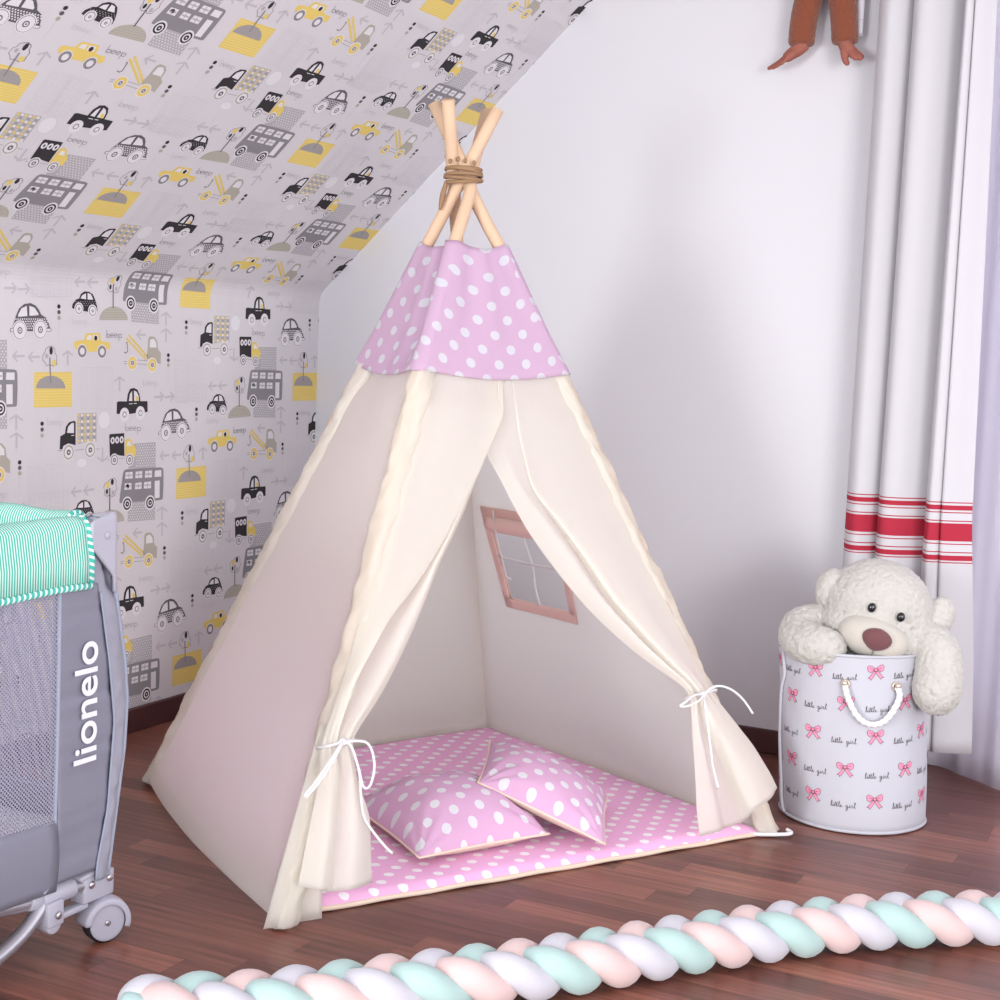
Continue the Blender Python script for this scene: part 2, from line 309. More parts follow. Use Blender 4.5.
# wallpaper print, one repeat: [layer, colour, u, v, u, v, ...] in tenths of a millimetre on the unrolled wall
PRINT = [[0,2,3454,-2595,4561,-2620,4577,-3150,3468,-3117],[1,7,3529,-2654,3505,-2630,3481,-2654,3505,-2678],[1,7,3624,-2657,3600,-2633,3576,-2657,3600,-2681],[1,7,
3720,-2661,3696,-2637,3672,-2661,3696,-2685],[1,7,3816,-2664,3792,-2640,3768,-2664,3792,-2688],[1,7,3912,-2667,3888,-2643,3864,-2667,3888,-2691],[1,7,4009,
-2670,3985,-2646,3961,-2670,3985,-2694],[1,7,4106,-2674,4082,-2650,4058,-2674,4082,-2698],[1,7,4204,-2677,4180,-2653,4156,-2677,4180,-2701],[1,7,4302,-2681,
4278,-2657,4254,-2681,4278,-2705],[1,7,4401,-2684,4377,-2660,4353,-2684,4377,-2708],[1,7,4499,-2687,4475,-2663,4451,-2687,4475,-2711],[1,7,3578,-2725,3554,
-2701,3530,-2725,3554,-2749],[1,7,3674,-2729,3650,-2705,3626,-2729,3650,-2753],[1,7,3770,-2732,3746,-2708,3722,-2732,3746,-2756],[1,7,3866,-2736,3842,-2712,
3818,-2736,3842,-2760],[1,7,3963,-2739,3939,-2715,3915,-2739,3939,-2763],[1,7,4060,-2743,4036,-2719,4012,-2743,4036,-2767],[1,7,4157,-2746,4133,-2722,4109,
-2746,4133,-2770],[1,7,4255,-2750,4231,-2726,4207,-2750,4231,-2774],[1,7,4353,-2753,4329,-2729,4305,-2753,4329,-2777],[1,7,4452,-2757,4428,-2733,4404,-2757,
4428,-2781],[1,7,4551,-2760,4527,-2736,4503,-2760,4527,-2784],[1,7,3532,-2790,3508,-2766,3484,-2790,3508,-2814],[1,7,3628,-2793,3604,-2769,3580,-2793,3604,
-2817],[1,7,3723,-2797,3699,-2773,3675,-2797,3699,-2821],[1,7,3819,-2800,3795,-2776,3771,-2800,3795,-2824],[1,7,3916,-2804,3892,-2780,3868,-2804,3892,-2828],[1,
7,4013,-2807,3989,-2783,3965,-2807,3989,-2831],[1,7,4110,-2811,4086,-2787,4062,-2811,4086,-2835],[1,7,4208,-2815,4184,-2791,4160,-2815,4184,-2839],[1,7,4306,
-2818,4282,-2794,4258,-2818,4282,-2842],[1,7,4405,-2822,4381,-2798,4357,-2822,4381,-2846],[1,7,4504,-2826,4480,-2802,4456,-2826,4480,-2850],[1,7,3582,-2861,
3558,-2837,3534,-2861,3558,-2885],[1,7,3677,-2865,3653,-2841,3629,-2865,3653,-2889],[1,7,3773,-2869,3749,-2845,3725,-2869,3749,-2893],[1,7,3870,-2872,3846,
-2848,3822,-2872,3846,-2896],[1,7,3966,-2876,3942,-2852,3918,-2876,3942,-2900],[1,7,4063,-2880,4039,-2856,4015,-2880,4039,-2904],[1,7,4161,-2884,4137,-2860,
4113,-2884,4137,-2908],[1,7,4259,-2887,4235,-2863,4211,-2887,4235,-2911],[1,7,4357,-2891,4333,-2867,4309,-2891,4333,-2915],[1,7,4456,-2895,4432,-2871,4408,
-2895,4432,-2919],[1,7,4555,-2899,4531,-2875,4507,-2899,4531,-2923],[1,7,3536,-2925,3512,-2901,3488,-2925,3512,-2949],[1,7,3631,-2929,3607,-2905,3583,-2929,
3607,-2953],[1,7,3727,-2933,3703,-2909,3679,-2933,3703,-2957],[1,7,3823,-2937,3799,-2913,3775,-2937,3799,-2961],[1,7,3920,-2941,3896,-2917,3872,-2941,3896,
-2965],[1,7,4017,-2945,3993,-2921,3969,-2945,3993,-2969],[1,7,4114,-2949,4090,-2925,4066,-2949,4090,-2973],[1,7,4212,-2952,4188,-2928,4164,-2952,4188,-2976],[1,
7,4310,-2956,4286,-2932,4262,-2956,4286,-2980],[1,7,4409,-2960,4385,-2936,4361,-2960,4385,-2984],[1,7,4508,-2964,4484,-2940,4460,-2964,4484,-2988],[1,7,3585,
-2997,3561,-2973,3537,-2997,3561,-3021],[1,7,3681,-3001,3657,-2977,3633,-3001,3657,-3025],[1,7,3777,-3005,3753,-2981,3729,-3005,3753,-3029],[1,7,3873,-3009,
3849,-2985,3825,-3009,3849,-3033],[1,7,3970,-3013,3946,-2989,3922,-3013,3946,-3037],[1,7,4067,-3017,4043,-2993,4019,-3017,4043,-3041],[1,7,4165,-3021,4141,
-2997,4117,-3021,4141,-3045],[1,7,4263,-3025,4239,-3001,4215,-3025,4239,-3049],[1,7,4361,-3029,4337,-3005,4313,-3029,4337,-3053],[1,7,4460,-3034,4436,-3010,
4412,-3034,4436,-3058],[1,7,4559,-3038,4535,-3014,4511,-3038,4535,-3062],[1,7,3540,-3061,3516,-3037,3492,-3061,3516,-3085],[1,7,3635,-3065,3611,-3041,3587,
-3065,3611,-3089],[1,7,3731,-3069,3707,-3045,3683,-3069,3707,-3093],[1,7,3827,-3073,3803,-3049,3779,-3073,3803,-3097],[1,7,3924,-3078,3900,-3054,3876,-3078,
3900,-3102],[1,7,4021,-3082,3997,-3058,3973,-3082,3997,-3106],[1,7,4118,-3086,4094,-3062,4070,-3086,4094,-3110],[1,7,4216,-3090,4192,-3066,4168,-3090,4192,
-3114],[1,7,4314,-3094,4290,-3070,4266,-3094,4290,-3118],[1,7,4413,-3099,4389,-3075,4365,-3099,4389,-3123],[1,7,4512,-3103,4488,-3079,4464,-3103,4488,-3127],[0,
2,3648,-1032,4541,-1024,4561,-1724,3462,-1695,3456,-1459],[1,7,3794,-1080,3770,-1056,3746,-1080,3770,-1104],[1,7,3890,-1080,3866,-1056,3842,-1080,3866,-1104],
[1,7,3987,-1081,3963,-1057,3939,-1081,3963,-1105],[1,7,4085,-1082,4061,-1058,4037,-1082,4061,-1106],[1,7,4183,-1083,4159,-1059,4135,-1083,4159,-1107],[1,7,4281,
-1083,4257,-1059,4233,-1083,4257,-1107],[1,7,4379,-1084,4355,-1060,4331,-1084,4355,-1108],[1,7,4479,-1085,4455,-1061,4431,-1085,4455,-1109],[1,7,3844,-1151,
3820,-1127,3796,-1151,3820,-1175],[1,7,3941,-1152,3917,-1128,3893,-1152,3917,-1176],[1,7,4038,-1153,4014,-1129,3990,-1153,4014,-1177],[1,7,4136,-1154,4112,
-1130,4088,-1154,4112,-1178],[1,7,4234,-1155,4210,-1131,4186,-1155,4210,-1179],[1,7,4332,-1155,4308,-1131,4284,-1155,4308,-1179],[1,7,4431,-1156,4407,-1132,
4383,-1156,4407,-1180],[1,7,4530,-1157,4506,-1133,4482,-1157,4506,-1181],[1,7,3798,-1218,3774,-1194,3750,-1218,3774,-1242],[1,7,3894,-1219,3870,-1195,3846,
-1219,3870,-1243],[1,7,3991,-1220,3967,-1196,3943,-1220,3967,-1244],[1,7,4089,-1221,4065,-1197,4041,-1221,4065,-1245],[1,7,4187,-1222,4163,-1198,4139,-1222,
4163,-1246],[1,7,4285,-1223,4261,-1199,4237,-1223,4261,-1247],[1,7,4384,-1224,4360,-1200,4336,-1224,4360,-1248],[1,7,4483,-1225,4459,-1201,4435,-1225,4459,
-1249],[1,7,3848,-1290,3824,-1266,3800,-1290,3824,-1314],[1,7,3945,-1291,3921,-1267,3897,-1291,3921,-1315],[1,7,4042,-1292,4018,-1268,3994,-1292,4018,-1316],[1,
7,4140,-1293,4116,-1269,4092,-1293,4116,-1317],[1,7,4238,-1294,4214,-1270,4190,-1294,4214,-1318],[1,7,4336,-1296,4312,-1272,4288,-1296,4312,-1320],[1,7,4435,
-1297,4411,-1273,4387,-1297,4411,-1321],[1,7,4534,-1298,4510,-1274,4486,-1298,4510,-1322],[1,7,3801,-1357,3777,-1333,3753,-1357,3777,-1381],[1,7,3898,-1358,
3874,-1334,3850,-1358,3874,-1382],[1,7,3995,-1360,3971,-1336,3947,-1360,3971,-1384],[1,7,4093,-1361,4069,-1337,4045,-1361,4069,-1385],[1,7,4191,-1362,4167,
-1338,4143,-1362,4167,-1386],[1,7,4289,-1364,4265,-1340,4241,-1364,4265,-1388],[1,7,4388,-1365,4364,-1341,4340,-1365,4364,-1389],[1,7,4487,-1366,4463,-1342,
4439,-1366,4463,-1390],[1,7,3852,-1429,3828,-1405,3804,-1429,3828,-1453],[1,7,3949,-1430,3925,-1406,3901,-1430,3925,-1454],[1,7,4046,-1432,4022,-1408,3998,
-1432,4022,-1456],[1,7,4144,-1433,4120,-1409,4096,-1433,4120,-1457],[1,7,4242,-1435,4218,-1411,4194,-1435,4218,-1459],[1,7,4340,-1436,4316,-1412,4292,-1436,
4316,-1460],[1,7,4439,-1437,4415,-1413,4391,-1437,4415,-1461],[1,7,4539,-1439,4515,-1415,4491,-1439,4515,-1463],[1,7,3805,-1496,3781,-1472,3757,-1496,3781,
-1520],[1,7,3902,-1497,3878,-1473,3854,-1497,3878,-1521],[1,7,3999,-1499,3975,-1475,3951,-1499,3975,-1523],[1,7,4097,-1501,4073,-1477,4049,-1501,4073,-1525],[1,
7,4195,-1502,4171,-1478,4147,-1502,4171,-1526],[1,7,4293,-1504,4269,-1480,4245,-1504,4269,-1528],[1,7,4392,-1505,4368,-1481,4344,-1505,4368,-1529],[1,7,4491,
-1507,4467,-1483,4443,-1507,4467,-1531],[1,7,3855,-1568,3831,-1544,3807,-1568,3831,-1592],[1,7,3952,-1570,3928,-1546,3904,-1570,3928,-1594],[1,7,4050,-1571,
4026,-1547,4002,-1571,4026,-1595],[1,7,4148,-1573,4124,-1549,4100,-1573,4124,-1597],[1,7,4246,-1575,4222,-1551,4198,-1575,4222,-1599],[1,7,4344,-1577,4320,
-1553,4296,-1577,4320,-1601],[1,7,4443,-1578,4419,-1554,4395,-1578,4419,-1602],[1,7,4543,-1580,4519,-1556,4495,-1580,4519,-1604],[1,7,3809,-1635,3785,-1611,
3761,-1635,3785,-1659],[1,7,3906,-1637,3882,-1613,3858,-1637,3882,-1661],[1,7,4003,-1639,3979,-1615,3955,-1639,3979,-1663],[1,7,4101,-1640,4077,-1616,4053,
-1640,4077,-1664],[1,7,4199,-1642,4175,-1618,4151,-1642,4175,-1666],[1,7,4297,-1644,4273,-1620,4249,-1644,4273,-1668],[1,7,4396,-1646,4372,-1622,4348,-1646,
4372,-1670],[1,7,4495,-1648,4471,-1624,4447,-1648,4471,-1672],[1,1,3233,-1874,3256,-1769,3305,-1721,3380,-1703,4021,-1708,4782,-1727,4870,-1758,4893,-1839,4904,
-2193,4889,-2591,4843,-2623,4561,-2629,4112,-2609,3626,-2595,3170,-2595,3125,-2571,3124,-2506,3161,-2253],[2,7,3344,-1782,3624,-1781,3629,-1962,3330,-1957],
[3.0,2,3355,-1849,3355,-1884,3604,-1889,3605,-1854],[3.0,2,3490,-1798,3460,-1798,3463,-1941,3493,-1940],[2,7,3746,-1788,4011,-1785,4016,-1968,3731,-1964],[3.0,
2,3757,-1856,3757,-1891,3991,-1895,3992,-1860],[3.0,2,3884,-1803,3854,-1804,3858,-1947,3888,-1946],[2,7,4135,-1792,4411,-1790,4416,-1979,4120,-1974],[3.0,2,
4147,-1863,4146,-1898,4391,-1902,4391,-1867],[3.0,2,4278,-1808,4248,-1808,4252,-1957,4282,-1956],[2,7,4530,-1801,4798,-1799,4803,-1980,4516,-1976],[2,7,3320,
-2080,3581,-2079,3585,-2256,3306,-2250],[3.0,2,3331,-2145,3331,-2180,3561,-2185,3562,-2150],[3.0,2,3456,-2095,3426,-2096,3430,-2234,3460,-2234],[2,7,3741,-2089,
3993,-2088,3998,-2266,3726,-2261],[3.0,2,3752,-2155,3752,-2190,3973,-2195,3974,-2160],[3.0,2,3872,-2105,3842,-2105,3846,-2245,3876,-2244],[2,7,4097,-2090,4380,
-2090,4385,-2274,4083,-2267],[3.0,2,4109,-2158,4108,-2193,4359,-2200,4360,-2165],[3.0,2,4244,-2106,4214,-2107,4218,-2252,4248,-2251],[2,7,4532,-2086,4739,-2081,
4747,-2558,4539,-2561],[3,0,3499,-2159,3477,-2117,3424,-2099,3371,-2117,3349,-2159,3371,-2202,3424,-2219,3477,-2202],[4,7,3424,-2192,3412,-2170,3387,-2170,3374,
-2192,3387,-2214,3412,-2214],[2,7,3628,-2636,3613,-2557,3568,-2491,3502,-2446,3423,-2431,3345,-2446,3278,-2491,3234,-2557,3218,-2636,3234,-2714,3278,-2781,3345,
-2825,3423,-2841,3502,-2825,3568,-2781,3613,-2714],[3,0,3581,-2636,3569,-2575,3535,-2524,3484,-2490,3423,-2478,3363,-2490,3312,-2524,3277,-2575,3265,-2636,3277,
-2696,3312,-2747,3363,-2782,3423,-2794,3484,-2782,3535,-2747,3569,-2696],[4,7,3535,-2636,3524,-2587,3493,-2548,3448,-2526,3398,-2526,3354,-2548,3323,-2587,3311,
-2636,3323,-2684,3354,-2723,3398,-2745,3448,-2745,3493,-2723,3524,-2684],[5,0,3495,-2636,3486,-2600,3459,-2573,3423,-2564,3387,-2573,3361,-2600,3351,-2636,3361,
-2672,3387,-2698,3423,-2708,3459,-2698,3486,-2672],[6,7,3448,-2636,3436,-2614,3411,-2614,3398,-2636,3411,-2657,3436,-2657],[2,7,4555,-2666,4540,-2587,4495,
-2521,4429,-2476,4350,-2461,4272,-2476,4205,-2521,4161,-2587,4145,-2666,4161,-2744,4205,-2811,4272,-2855,4350,-2871,4429,-2855,4495,-2811,4540,-2744],[3,0,4508,
-2666,4496,-2605,4462,-2554,4411,-2520,4350,-2508,4290,-2520,4238,-2554,4204,-2605,4192,-2666,4204,-2726,4238,-2778,4290,-2812,4350,-2824,4411,-2812,4462,-2778,
4496,-2726],[4,7,4462,-2666,4451,-2617,4420,-2578,4375,-2557,4325,-2557,4280,-2578,4249,-2617,4238,-2666,4249,-2714,4280,-2753,4325,-2775,4375,-2775,4420,-2753,
4451,-2714],[5,0,4422,-2666,4413,-2630,4386,-2603,4350,-2594,4314,-2603,4288,-2630,4278,-2666,4288,-2702,4314,-2728,4350,-2738,4386,-2728,4413,-2702],[6,7,4375,
-2666,4363,-2644,4338,-2644,4325,-2666,4338,-2687,4363,-2687],[0,3,-45,862,1276,873,1293,-2,-32,2],[1.0,9,-43,803,-42,790,1275,799,1275,812],[1.0,9,-41,736,-41,
723,1277,732,1277,745],[1.0,9,-40,670,-40,657,1278,665,1278,678],[1.0,9,-39,604,-39,591,1279,597,1279,610],[1.0,9,-38,537,-38,524,1281,530,1281,543],[1.0,9,-37,
471,-37,458,1282,463,1282,476],[1.0,9,-36,404,-36,391,1283,396,1283,409],[1.0,9,-35,338,-35,325,1285,328,1284,341],[1.0,9,-34,271,-34,258,1286,261,1286,274],
[1.0,9,-33,205,-33,192,1287,193,1287,206],[1.0,9,-32,138,-32,125,1288,126,1288,139],[1.0,9,-31,72,-31,59,1290,59,1290,72],[2,5,1044,460,1025,543,972,620,888,
687,780,738,656,770,524,780,393,770,272,738,168,689,90,624,42,549,26,468],[3.0,1,503,1232,461,1230,501,600,543,603],[2.0,8,418,1486,422,1474,527,1506,524,1517],
[2.4,8,521,1517,516,1506,646,1446,651,1457],[2.0,8,650,1457,638,1456,652,1342,664,1344],[2.4,8,660,1353,651,1345,724,1262,733,1270],[2.0,8,732,1271,720,1272,
710,1166,722,1165],[2.4,8,722,1174,710,1172,730,1066,742,1068],[2.0,8,741,1066,736,1077,619,1018,624,1007],[2.4,8,627,1007,630,1019,484,1056,481,1044],[2.0,8,
491,1044,488,1055,372,1034,374,1022],[2.4,8,373,1022,383,1029,323,1113,313,1106],[2.0,8,320,1100,326,1110,238,1172,231,1162],[2.4,8,231,1162,243,1161,258,1305,
246,1306],[2.0,8,245,1305,252,1295,322,1347,315,1357],[2.4,8,309,1348,321,1345,349,1442,337,1446],[2.0,8,336,1444,341,1434,429,1477,424,1488],[3,0,584,1396,566,
1468,524,1498,482,1468,464,1396,482,1324,524,1294,566,1324],[3,3,704,1097,684,1157,634,1181,585,1157,564,1097,585,1038,634,1013,684,1038],[3,2,422,1264,408,
1307,372,1324,337,1307,322,1264,337,1222,372,1204,408,1222],[1,4,3328,2236,3306,2328,3249,2413,3159,2484,3043,2536,2910,2567,2769,2573,2629,2556,2501,2515,2391,
2455,2308,2379,2257,2293,2241,2202],[2.0,11,2290,2250,2290,2238,3274,2270,3274,2282],[2.0,11,2324,2313,2325,2301,3235,2331,3235,2343],[2.0,11,2359,2375,2359,
2363,3196,2393,3196,2405],[2.0,11,2393,2438,2394,2426,3157,2454,3157,2466],[2.0,11,2428,2500,2428,2488,3119,2515,3118,2527],[2.0,8,2756,3160,2718,3159,2733,
2536,2771,2537],[1.0,8,2630,3318,2635,3308,2774,3384,2768,3395],[1.4,8,2763,3393,2765,3381,2912,3399,2911,3410],[1.0,8,2909,3411,2901,3402,2988,3319,2996,3328],
[1.4,8,2996,3329,2984,3331,2967,3232,2979,3230],[1.0,8,2977,3240,2966,3235,3015,3136,3026,3141],[1.4,8,3026,3142,3015,3148,2953,3035,2963,3030],[1.0,8,2966,
3038,2955,3041,2931,2942,2943,2939],[1.4,8,2942,2939,2940,2950,2811,2927,2813,2915],[1.0,8,2814,2915,2822,2923,2755,2991,2746,2983],[1.4,8,2759,2980,2754,2991,
2639,2942,2644,2931],[1.0,8,2645,2931,2651,2942,2534,3001,2529,2990],[1.4,8,2528,2991,2540,2990,2557,3100,2545,3102],[1.0,8,2547,3091,2557,3097,2510,3183,2499,
3177],[1.4,8,2499,3175,2510,3171,2553,3282,2541,3286],[1.0,8,2540,3285,2544,3274,2641,3310,2637,3322],[2,3,2737,3242,2715,3306,2662,3332,2609,3306,2587,3242,
2609,3179,2662,3152,2715,3179],[2,0,2890,3309,2873,3369,2830,3393,2788,3369,2770,3309,2788,3250,2830,3225,2873,3250],[2,0,2674,3069,2661,3119,2629,3141,2598,
3119,2584,3069,2598,3018,2629,2997,2661,3018],[2,2,2912,3023,2897,3069,2862,3088,2827,3069,2812,3023,2827,2977,2862,2958,2897,2977],[1,0,1239,2473,1259,2573,
1383,2694,1486,2719,1552,2838,1684,2908,1841,2908,1989,2846,2081,2708,2143,2569,2170,2444,2117,2405,1852,2396,1359,2438],[2,7,1537,2725,1599,2808,1732,2862,
1741,2710],[2,7,1790,2873,1907,2850,2004,2713,1793,2708],[2,7,1650,2462,1634,2534,1588,2591,1522,2623,1448,2623,1382,2591,1336,2534,1320,2462,1336,2391,1382,
2333,1448,2301,1522,2301,1588,2333,1634,2391],[3,8,1613,2462,1600,2518,1565,2562,1514,2587,1457,2587,1405,2562,1370,2518,1357,2462,1370,2407,1405,2362,1457,
2338,1514,2338,1565,2362,1600,2407],[4,7,1597,2462,1586,2511,1555,2550,1510,2572,1460,2572,1415,2550,1384,2511,1373,2462,1384,2414,1415,2375,1460,2353,1510,
2353,1555,2375,1586,2414],[5,8,1525,2462,1513,2491,1485,2502,1457,2491,1445,2462,1457,2434,1485,2422,1513,2434],[6,7,1505,2462,1495,2480,1475,2480,1465,2462,
1475,2445,1495,2445],[2,7,2146,2429,2130,2500,2084,2558,2018,2589,1944,2589,1878,2558,1832,2500,1816,2429,1832,2357,1878,2300,1944,2268,2018,2268,2084,2300,
2130,2357],[3,8,2109,2429,2096,2484,2061,2529,2009,2553,1952,2553,1901,2529,1866,2484,1853,2429,1866,2373,1901,2329,1952,2304,2009,2304,2061,2329,2096,2373],[4,
7,2093,2429,2082,2477,2051,2516,2006,2538,1956,2538,1911,2516,1880,2477,1869,2429,1880,2380,1911,2341,1956,2319,2006,2319,2051,2341,2082,2380],[5,8,2021,2429,
2009,2457,1981,2469,1953,2457,1941,2429,1953,2400,1981,2389,2009,2400],[6,7,2001,2429,1991,2446,1971,2446,1961,2429,1971,2411,1991,2411],[2,2,1390,2635,1376,
2649,1362,2635,1376,2621],[2,2,1473,2638,1459,2652,1445,2638,1459,2624],[2,2,1556,2642,1542,2656,1528,2642,1542,2628],[2,2,1639,2645,1625,2659,1611,2645,1625,
2631],[2,2,1723,2649,1709,2663,1695,2649,1709,2635],[2,2,1807,2652,1793,2666,1779,2652,1793,2638],[2,2,1892,2656,1878,2670,1864,2656,1878,2642],[2,2,1976,2659,
1962,2673,1948,2659,1962,2645],[2,2,2062,2663,2048,2677,2034,2663,2048,2649],[2,2,1432,2590,1418,2604,1404,2590,1418,2576],[2,2,1515,2593,1501,2607,1487,2593,
1501,2579],[2,2,1599,2597,1585,2611,1571,2597,1585,2583],[2,2,1682,2600,1668,2614,1654,2600,1668,2586],[2,2,1766,2604,1752,2618,1738,2604,1752,2590],[2,2,1850,
2607,1836,2621,1822,2607,1836,2593],[2,2,1935,2610,1921,2624,1907,2610,1921,2596],[2,2,2020,2614,2006,2628,1992,2614,2006,2600],[2,2,2105,2617,2091,2631,2077,
2617,2091,2603],[2,2,1392,2541,1378,2555,1364,2541,1378,2527],[2,2,1475,2545,1461,2559,1447,2545,1461,2531],[2,2,1558,2548,1544,2562,1530,2548,1544,2534],[2,2,
1641,2551,1627,2565,1613,2551,1627,2537],[2,2,1725,2555,1711,2569,1697,2555,1711,2541],[2,2,1809,2558,1795,2572,1781,2558,1795,2544],[2,2,1894,2562,1880,2576,
1866,2562,1880,2548],[2,2,1979,2565,1965,2579,1951,2565,1965,2551],[2,2,2064,2568,2050,2582,2036,2568,2050,2554],[1,8,-798,1869,-718,2074,-668,2209,-566,2392,
-400,2505,-188,2537,-17,2486,93,2390,176,2268,357,2197,441,2051,504,1915,144,1867,-705,1845],[2,7,-595,2242,-488,2398,-315,2466,-290,2221,-595,2192],[2,7,-230,
2470,-59,2434,83,2292,73,2253,-221,2228],[2,7,-639,2135,-665,2161,-691,2135,-665,2109],[2,7,-568,2137,-594,2163,-620,2137,-594,2111],[2,7,-496,2140,-522,2166,
-548,2140,-522,2114],[2,7,-424,2142,-450,2168,-476,2142,-450,2116],[2,7,-352,2144,-378,2170,-404,2144,-378,2118],[2,7,-280,2147,-306,2173,-332,2147,-306,2121],
[2,7,-208,2149,-234,2175,-260,2149,-234,2123],[2,7,-135,2151,-161,2177,-187,2151,-161,2125],[2,7,-62,2154,-88,2180,-114,2154,-88,2128],[2,7,11,2156,-15,2182,
-41,2156,-15,2130],[2,7,85,2158,59,2184,33,2158,59,2132],[2,7,159,2161,133,2187,107,2161,133,2135],[2,7,233,2163,207,2189,181,2163,207,2137],[2,7,307,2166,281,
2192,255,2166,281,2140],[2,7,382,2168,356,2194,330,2168,356,2142],[2,7,-602,2080,-628,2106,-654,2080,-628,2054],[2,7,-531,2083,-557,2109,-583,2083,-557,2057],
[2,7,-459,2085,-485,2111,-511,2085,-485,2059],[2,7,-388,2087,-414,2113,-440,2087,-414,2061],[2,7,-315,2089,-341,2115,-367,2089,-341,2063],[2,7,-243,2092,-269,
2118,-295,2092,-269,2066],[2,7,-170,2094,-196,2120,-222,2094,-196,2068],[2,7,-97,2096,-123,2122,-149,2096,-123,2070],[2,7,-24,2098,-50,2124,-76,2098,-50,2072],
[2,7,49,2101,23,2127,-3,2101,23,2075],[2,7,123,2103,97,2129,71,2103,97,2077],[2,7,197,2105,171,2131,145,2105,171,2079],[2,7,271,2108,245,2134,219,2108,245,
2082],[2,7,345,2110,319,2136,293,2110,319,2084],[2,7,420,2112,394,2138,368,2112,394,2086],[2,7,-637,2024,-663,2050,-689,2024,-663,1998],[2,7,-566,2026,-592,
2052,-618,2026,-592,2000],[2,7,-495,2028,-521,2054,-547,2028,-521,2002],[2,7,-423,2030,-449,2056,-475,2030,-449,2004],[2,7,-351,2032,-377,2058,-403,2032,-377,
2006],[2,7,-278,2034,-304,2060,-330,2034,-304,2008],[2,7,-206,2036,-232,2062,-258,2036,-232,2010],[2,7,-133,2039,-159,2065,-185,2039,-159,2013],[2,7,-60,2041,
-86,2067,-112,2041,-86,2015],[2,7,13,2043,-13,2069,-39,2043,-13,2017],[2,7,87,2045,61,2071,35,2045,61,2019],[2,7,161,2047,135,2073,109,2047,135,2021],[2,7,235,
2050,209,2076,183,2050,209,2024],[2,7,309,2052,283,2078,257,2052,283,2026],[2,7,384,2054,358,2080,332,2054,358,2028],[2,7,-601,1969,-627,1995,-653,1969,-627,
1943],[2,7,-530,1971,-556,1997,-582,1971,-556,1945],[2,7,-458,1973,-484,1999,-510,1973,-484,1947],[2,7,-386,1975,-412,2001,-438,1975,-412,1949],[2,7,-314,1977,
-340,2003,-366,1977,-340,1951],[2,7,-241,1979,-267,2005,-293,1979,-267,1953],[2,7,-169,1981,-195,2007,-221,1981,-195,1955],[2,7,-96,1983,-122,2009,-148,1983,
-122,1957],[2,7,-23,1985,-49,2011,-75,1985,-49,1959],[2,7,51,1987,25,2013,-1,1987,25,1961],[2,7,125,1990,99,2016,73,1990,99,1964],[2,7,199,1992,173,2018,147,
1992,173,1966],[2,7,273,1994,247,2020,221,1994,247,1968],[2,7,347,1996,321,2022,295,1996,321,1970],[2,7,422,1998,396,2024,370,1998,396,1972],[2,7,-636,1912,
-662,1938,-688,1912,-662,1886],[2,7,-565,1914,-591,1940,-617,1914,-591,1888],[2,7,-493,1916,-519,1942,-545,1916,-519,1890],[2,7,-421,1918,-447,1944,-473,1918,
-447,1892],[2,7,-349,1920,-375,1946,-401,1920,-375,1894],[2,7,-277,1922,-303,1948,-329,1922,-303,1896],[2,7,-204,1924,-230,1950,-256,1924,-230,1898],[2,7,-131,
1926,-157,1952,-183,1926,-157,1900],[2,7,-58,1928,-84,1954,-110,1928,-84,1902],[2,7,15,1930,-11,1956,-37,1930,-11,1904],[2,7,89,1932,63,1958,37,1932,63,1906],
[2,7,162,1934,136,1960,110,1934,136,1908],[2,7,237,1936,211,1962,185,1936,211,1910],[2,7,311,1938,285,1964,259,1938,285,1912],[2,7,385,1940,359,1966,333,1940,
359,1914],[3,7,-293,1868,-312,1962,-365,2042,-444,2095,-538,2113,-632,2095,-711,2042,-764,1962,-783,1868,-764,1775,-711,1695,-632,1642,-538,1623,-444,1642,-365,
1695,-312,1775],[4,8,-323,1868,-339,1951,-386,2020,-456,2067,-538,2083,-620,2067,-690,2020,-737,1951,-753,1868,-737,1786,-690,1716,-620,1670,-538,1653,-456,
1670,-386,1716,-339,1786],[5,7,-335,1868,-350,1946,-394,2012,-460,2056,-538,2071,-616,2056,-681,2012,-725,1946,-741,1868,-725,1791,-681,1725,-616,1681,-538,
1665,-460,1681,-394,1725,-350,1791],[6,8,-453,1868,-469,1918,-512,1949,-564,1949,-607,1918,-623,1868,-607,1818,-564,1788,-512,1788,-469,1818],[7,7,-483,1868,
-493,1901,-521,1921,-555,1921,-582,1901,-593,1868,-582,1836,-555,1816,-521,1816,-493,1836],[8,8,-513,1868,-525,1890,-550,1890,-563,1868,-550,1847,-525,1847],[3,
7,389,1906,370,1999,317,2079,237,2132,144,2151,50,2132,-30,2079,-83,1999,-101,1906,-83,1812,-30,1732,50,1679,144,1661,237,1679,317,1732,370,1812],[4,8,359,1906,
342,1988,296,2058,226,2104,144,2121,61,2104,-8,2058,-55,1988,-71,1906,-55,1823,-8,1753,61,1707,144,1691,226,1707,296,1753,342,1823],[5,7,347,1906,331,1983,287,
2049,221,2093,144,2109,66,2093,0,2049,-44,1983,-59,1906,-44,1828,0,1762,66,1718,144,1703,221,1718,287,1762,331,1828],[6,8,229,1906,212,1955,170,1986,117,1986,
75,1955,59,1906,75,1856,117,1825,170,1825,212,1856],[7,7,199,1906,188,1938,161,1958,127,1958,99,1938,89,1906,99,1873,127,1853,161,1853,188,1873],[8,8,169,1906,
156,1927,131,1927,119,1906,131,1884,156,1884],[3,8,-851,1906,-675,1922,-673,1842,-850,1826],[4,7,-835,1895,-690,1910,-689,1853,-834,1838],[3,8,328,1938,514,
1955,516,1872,329,1856],[4,7,345,1926,498,1942,499,1883,346,1868],[1,3,1331,1556,1341,1636,1432,1658,1692,1684,1725,1806,1776,1855,2236,1879,2285,1851,2325,
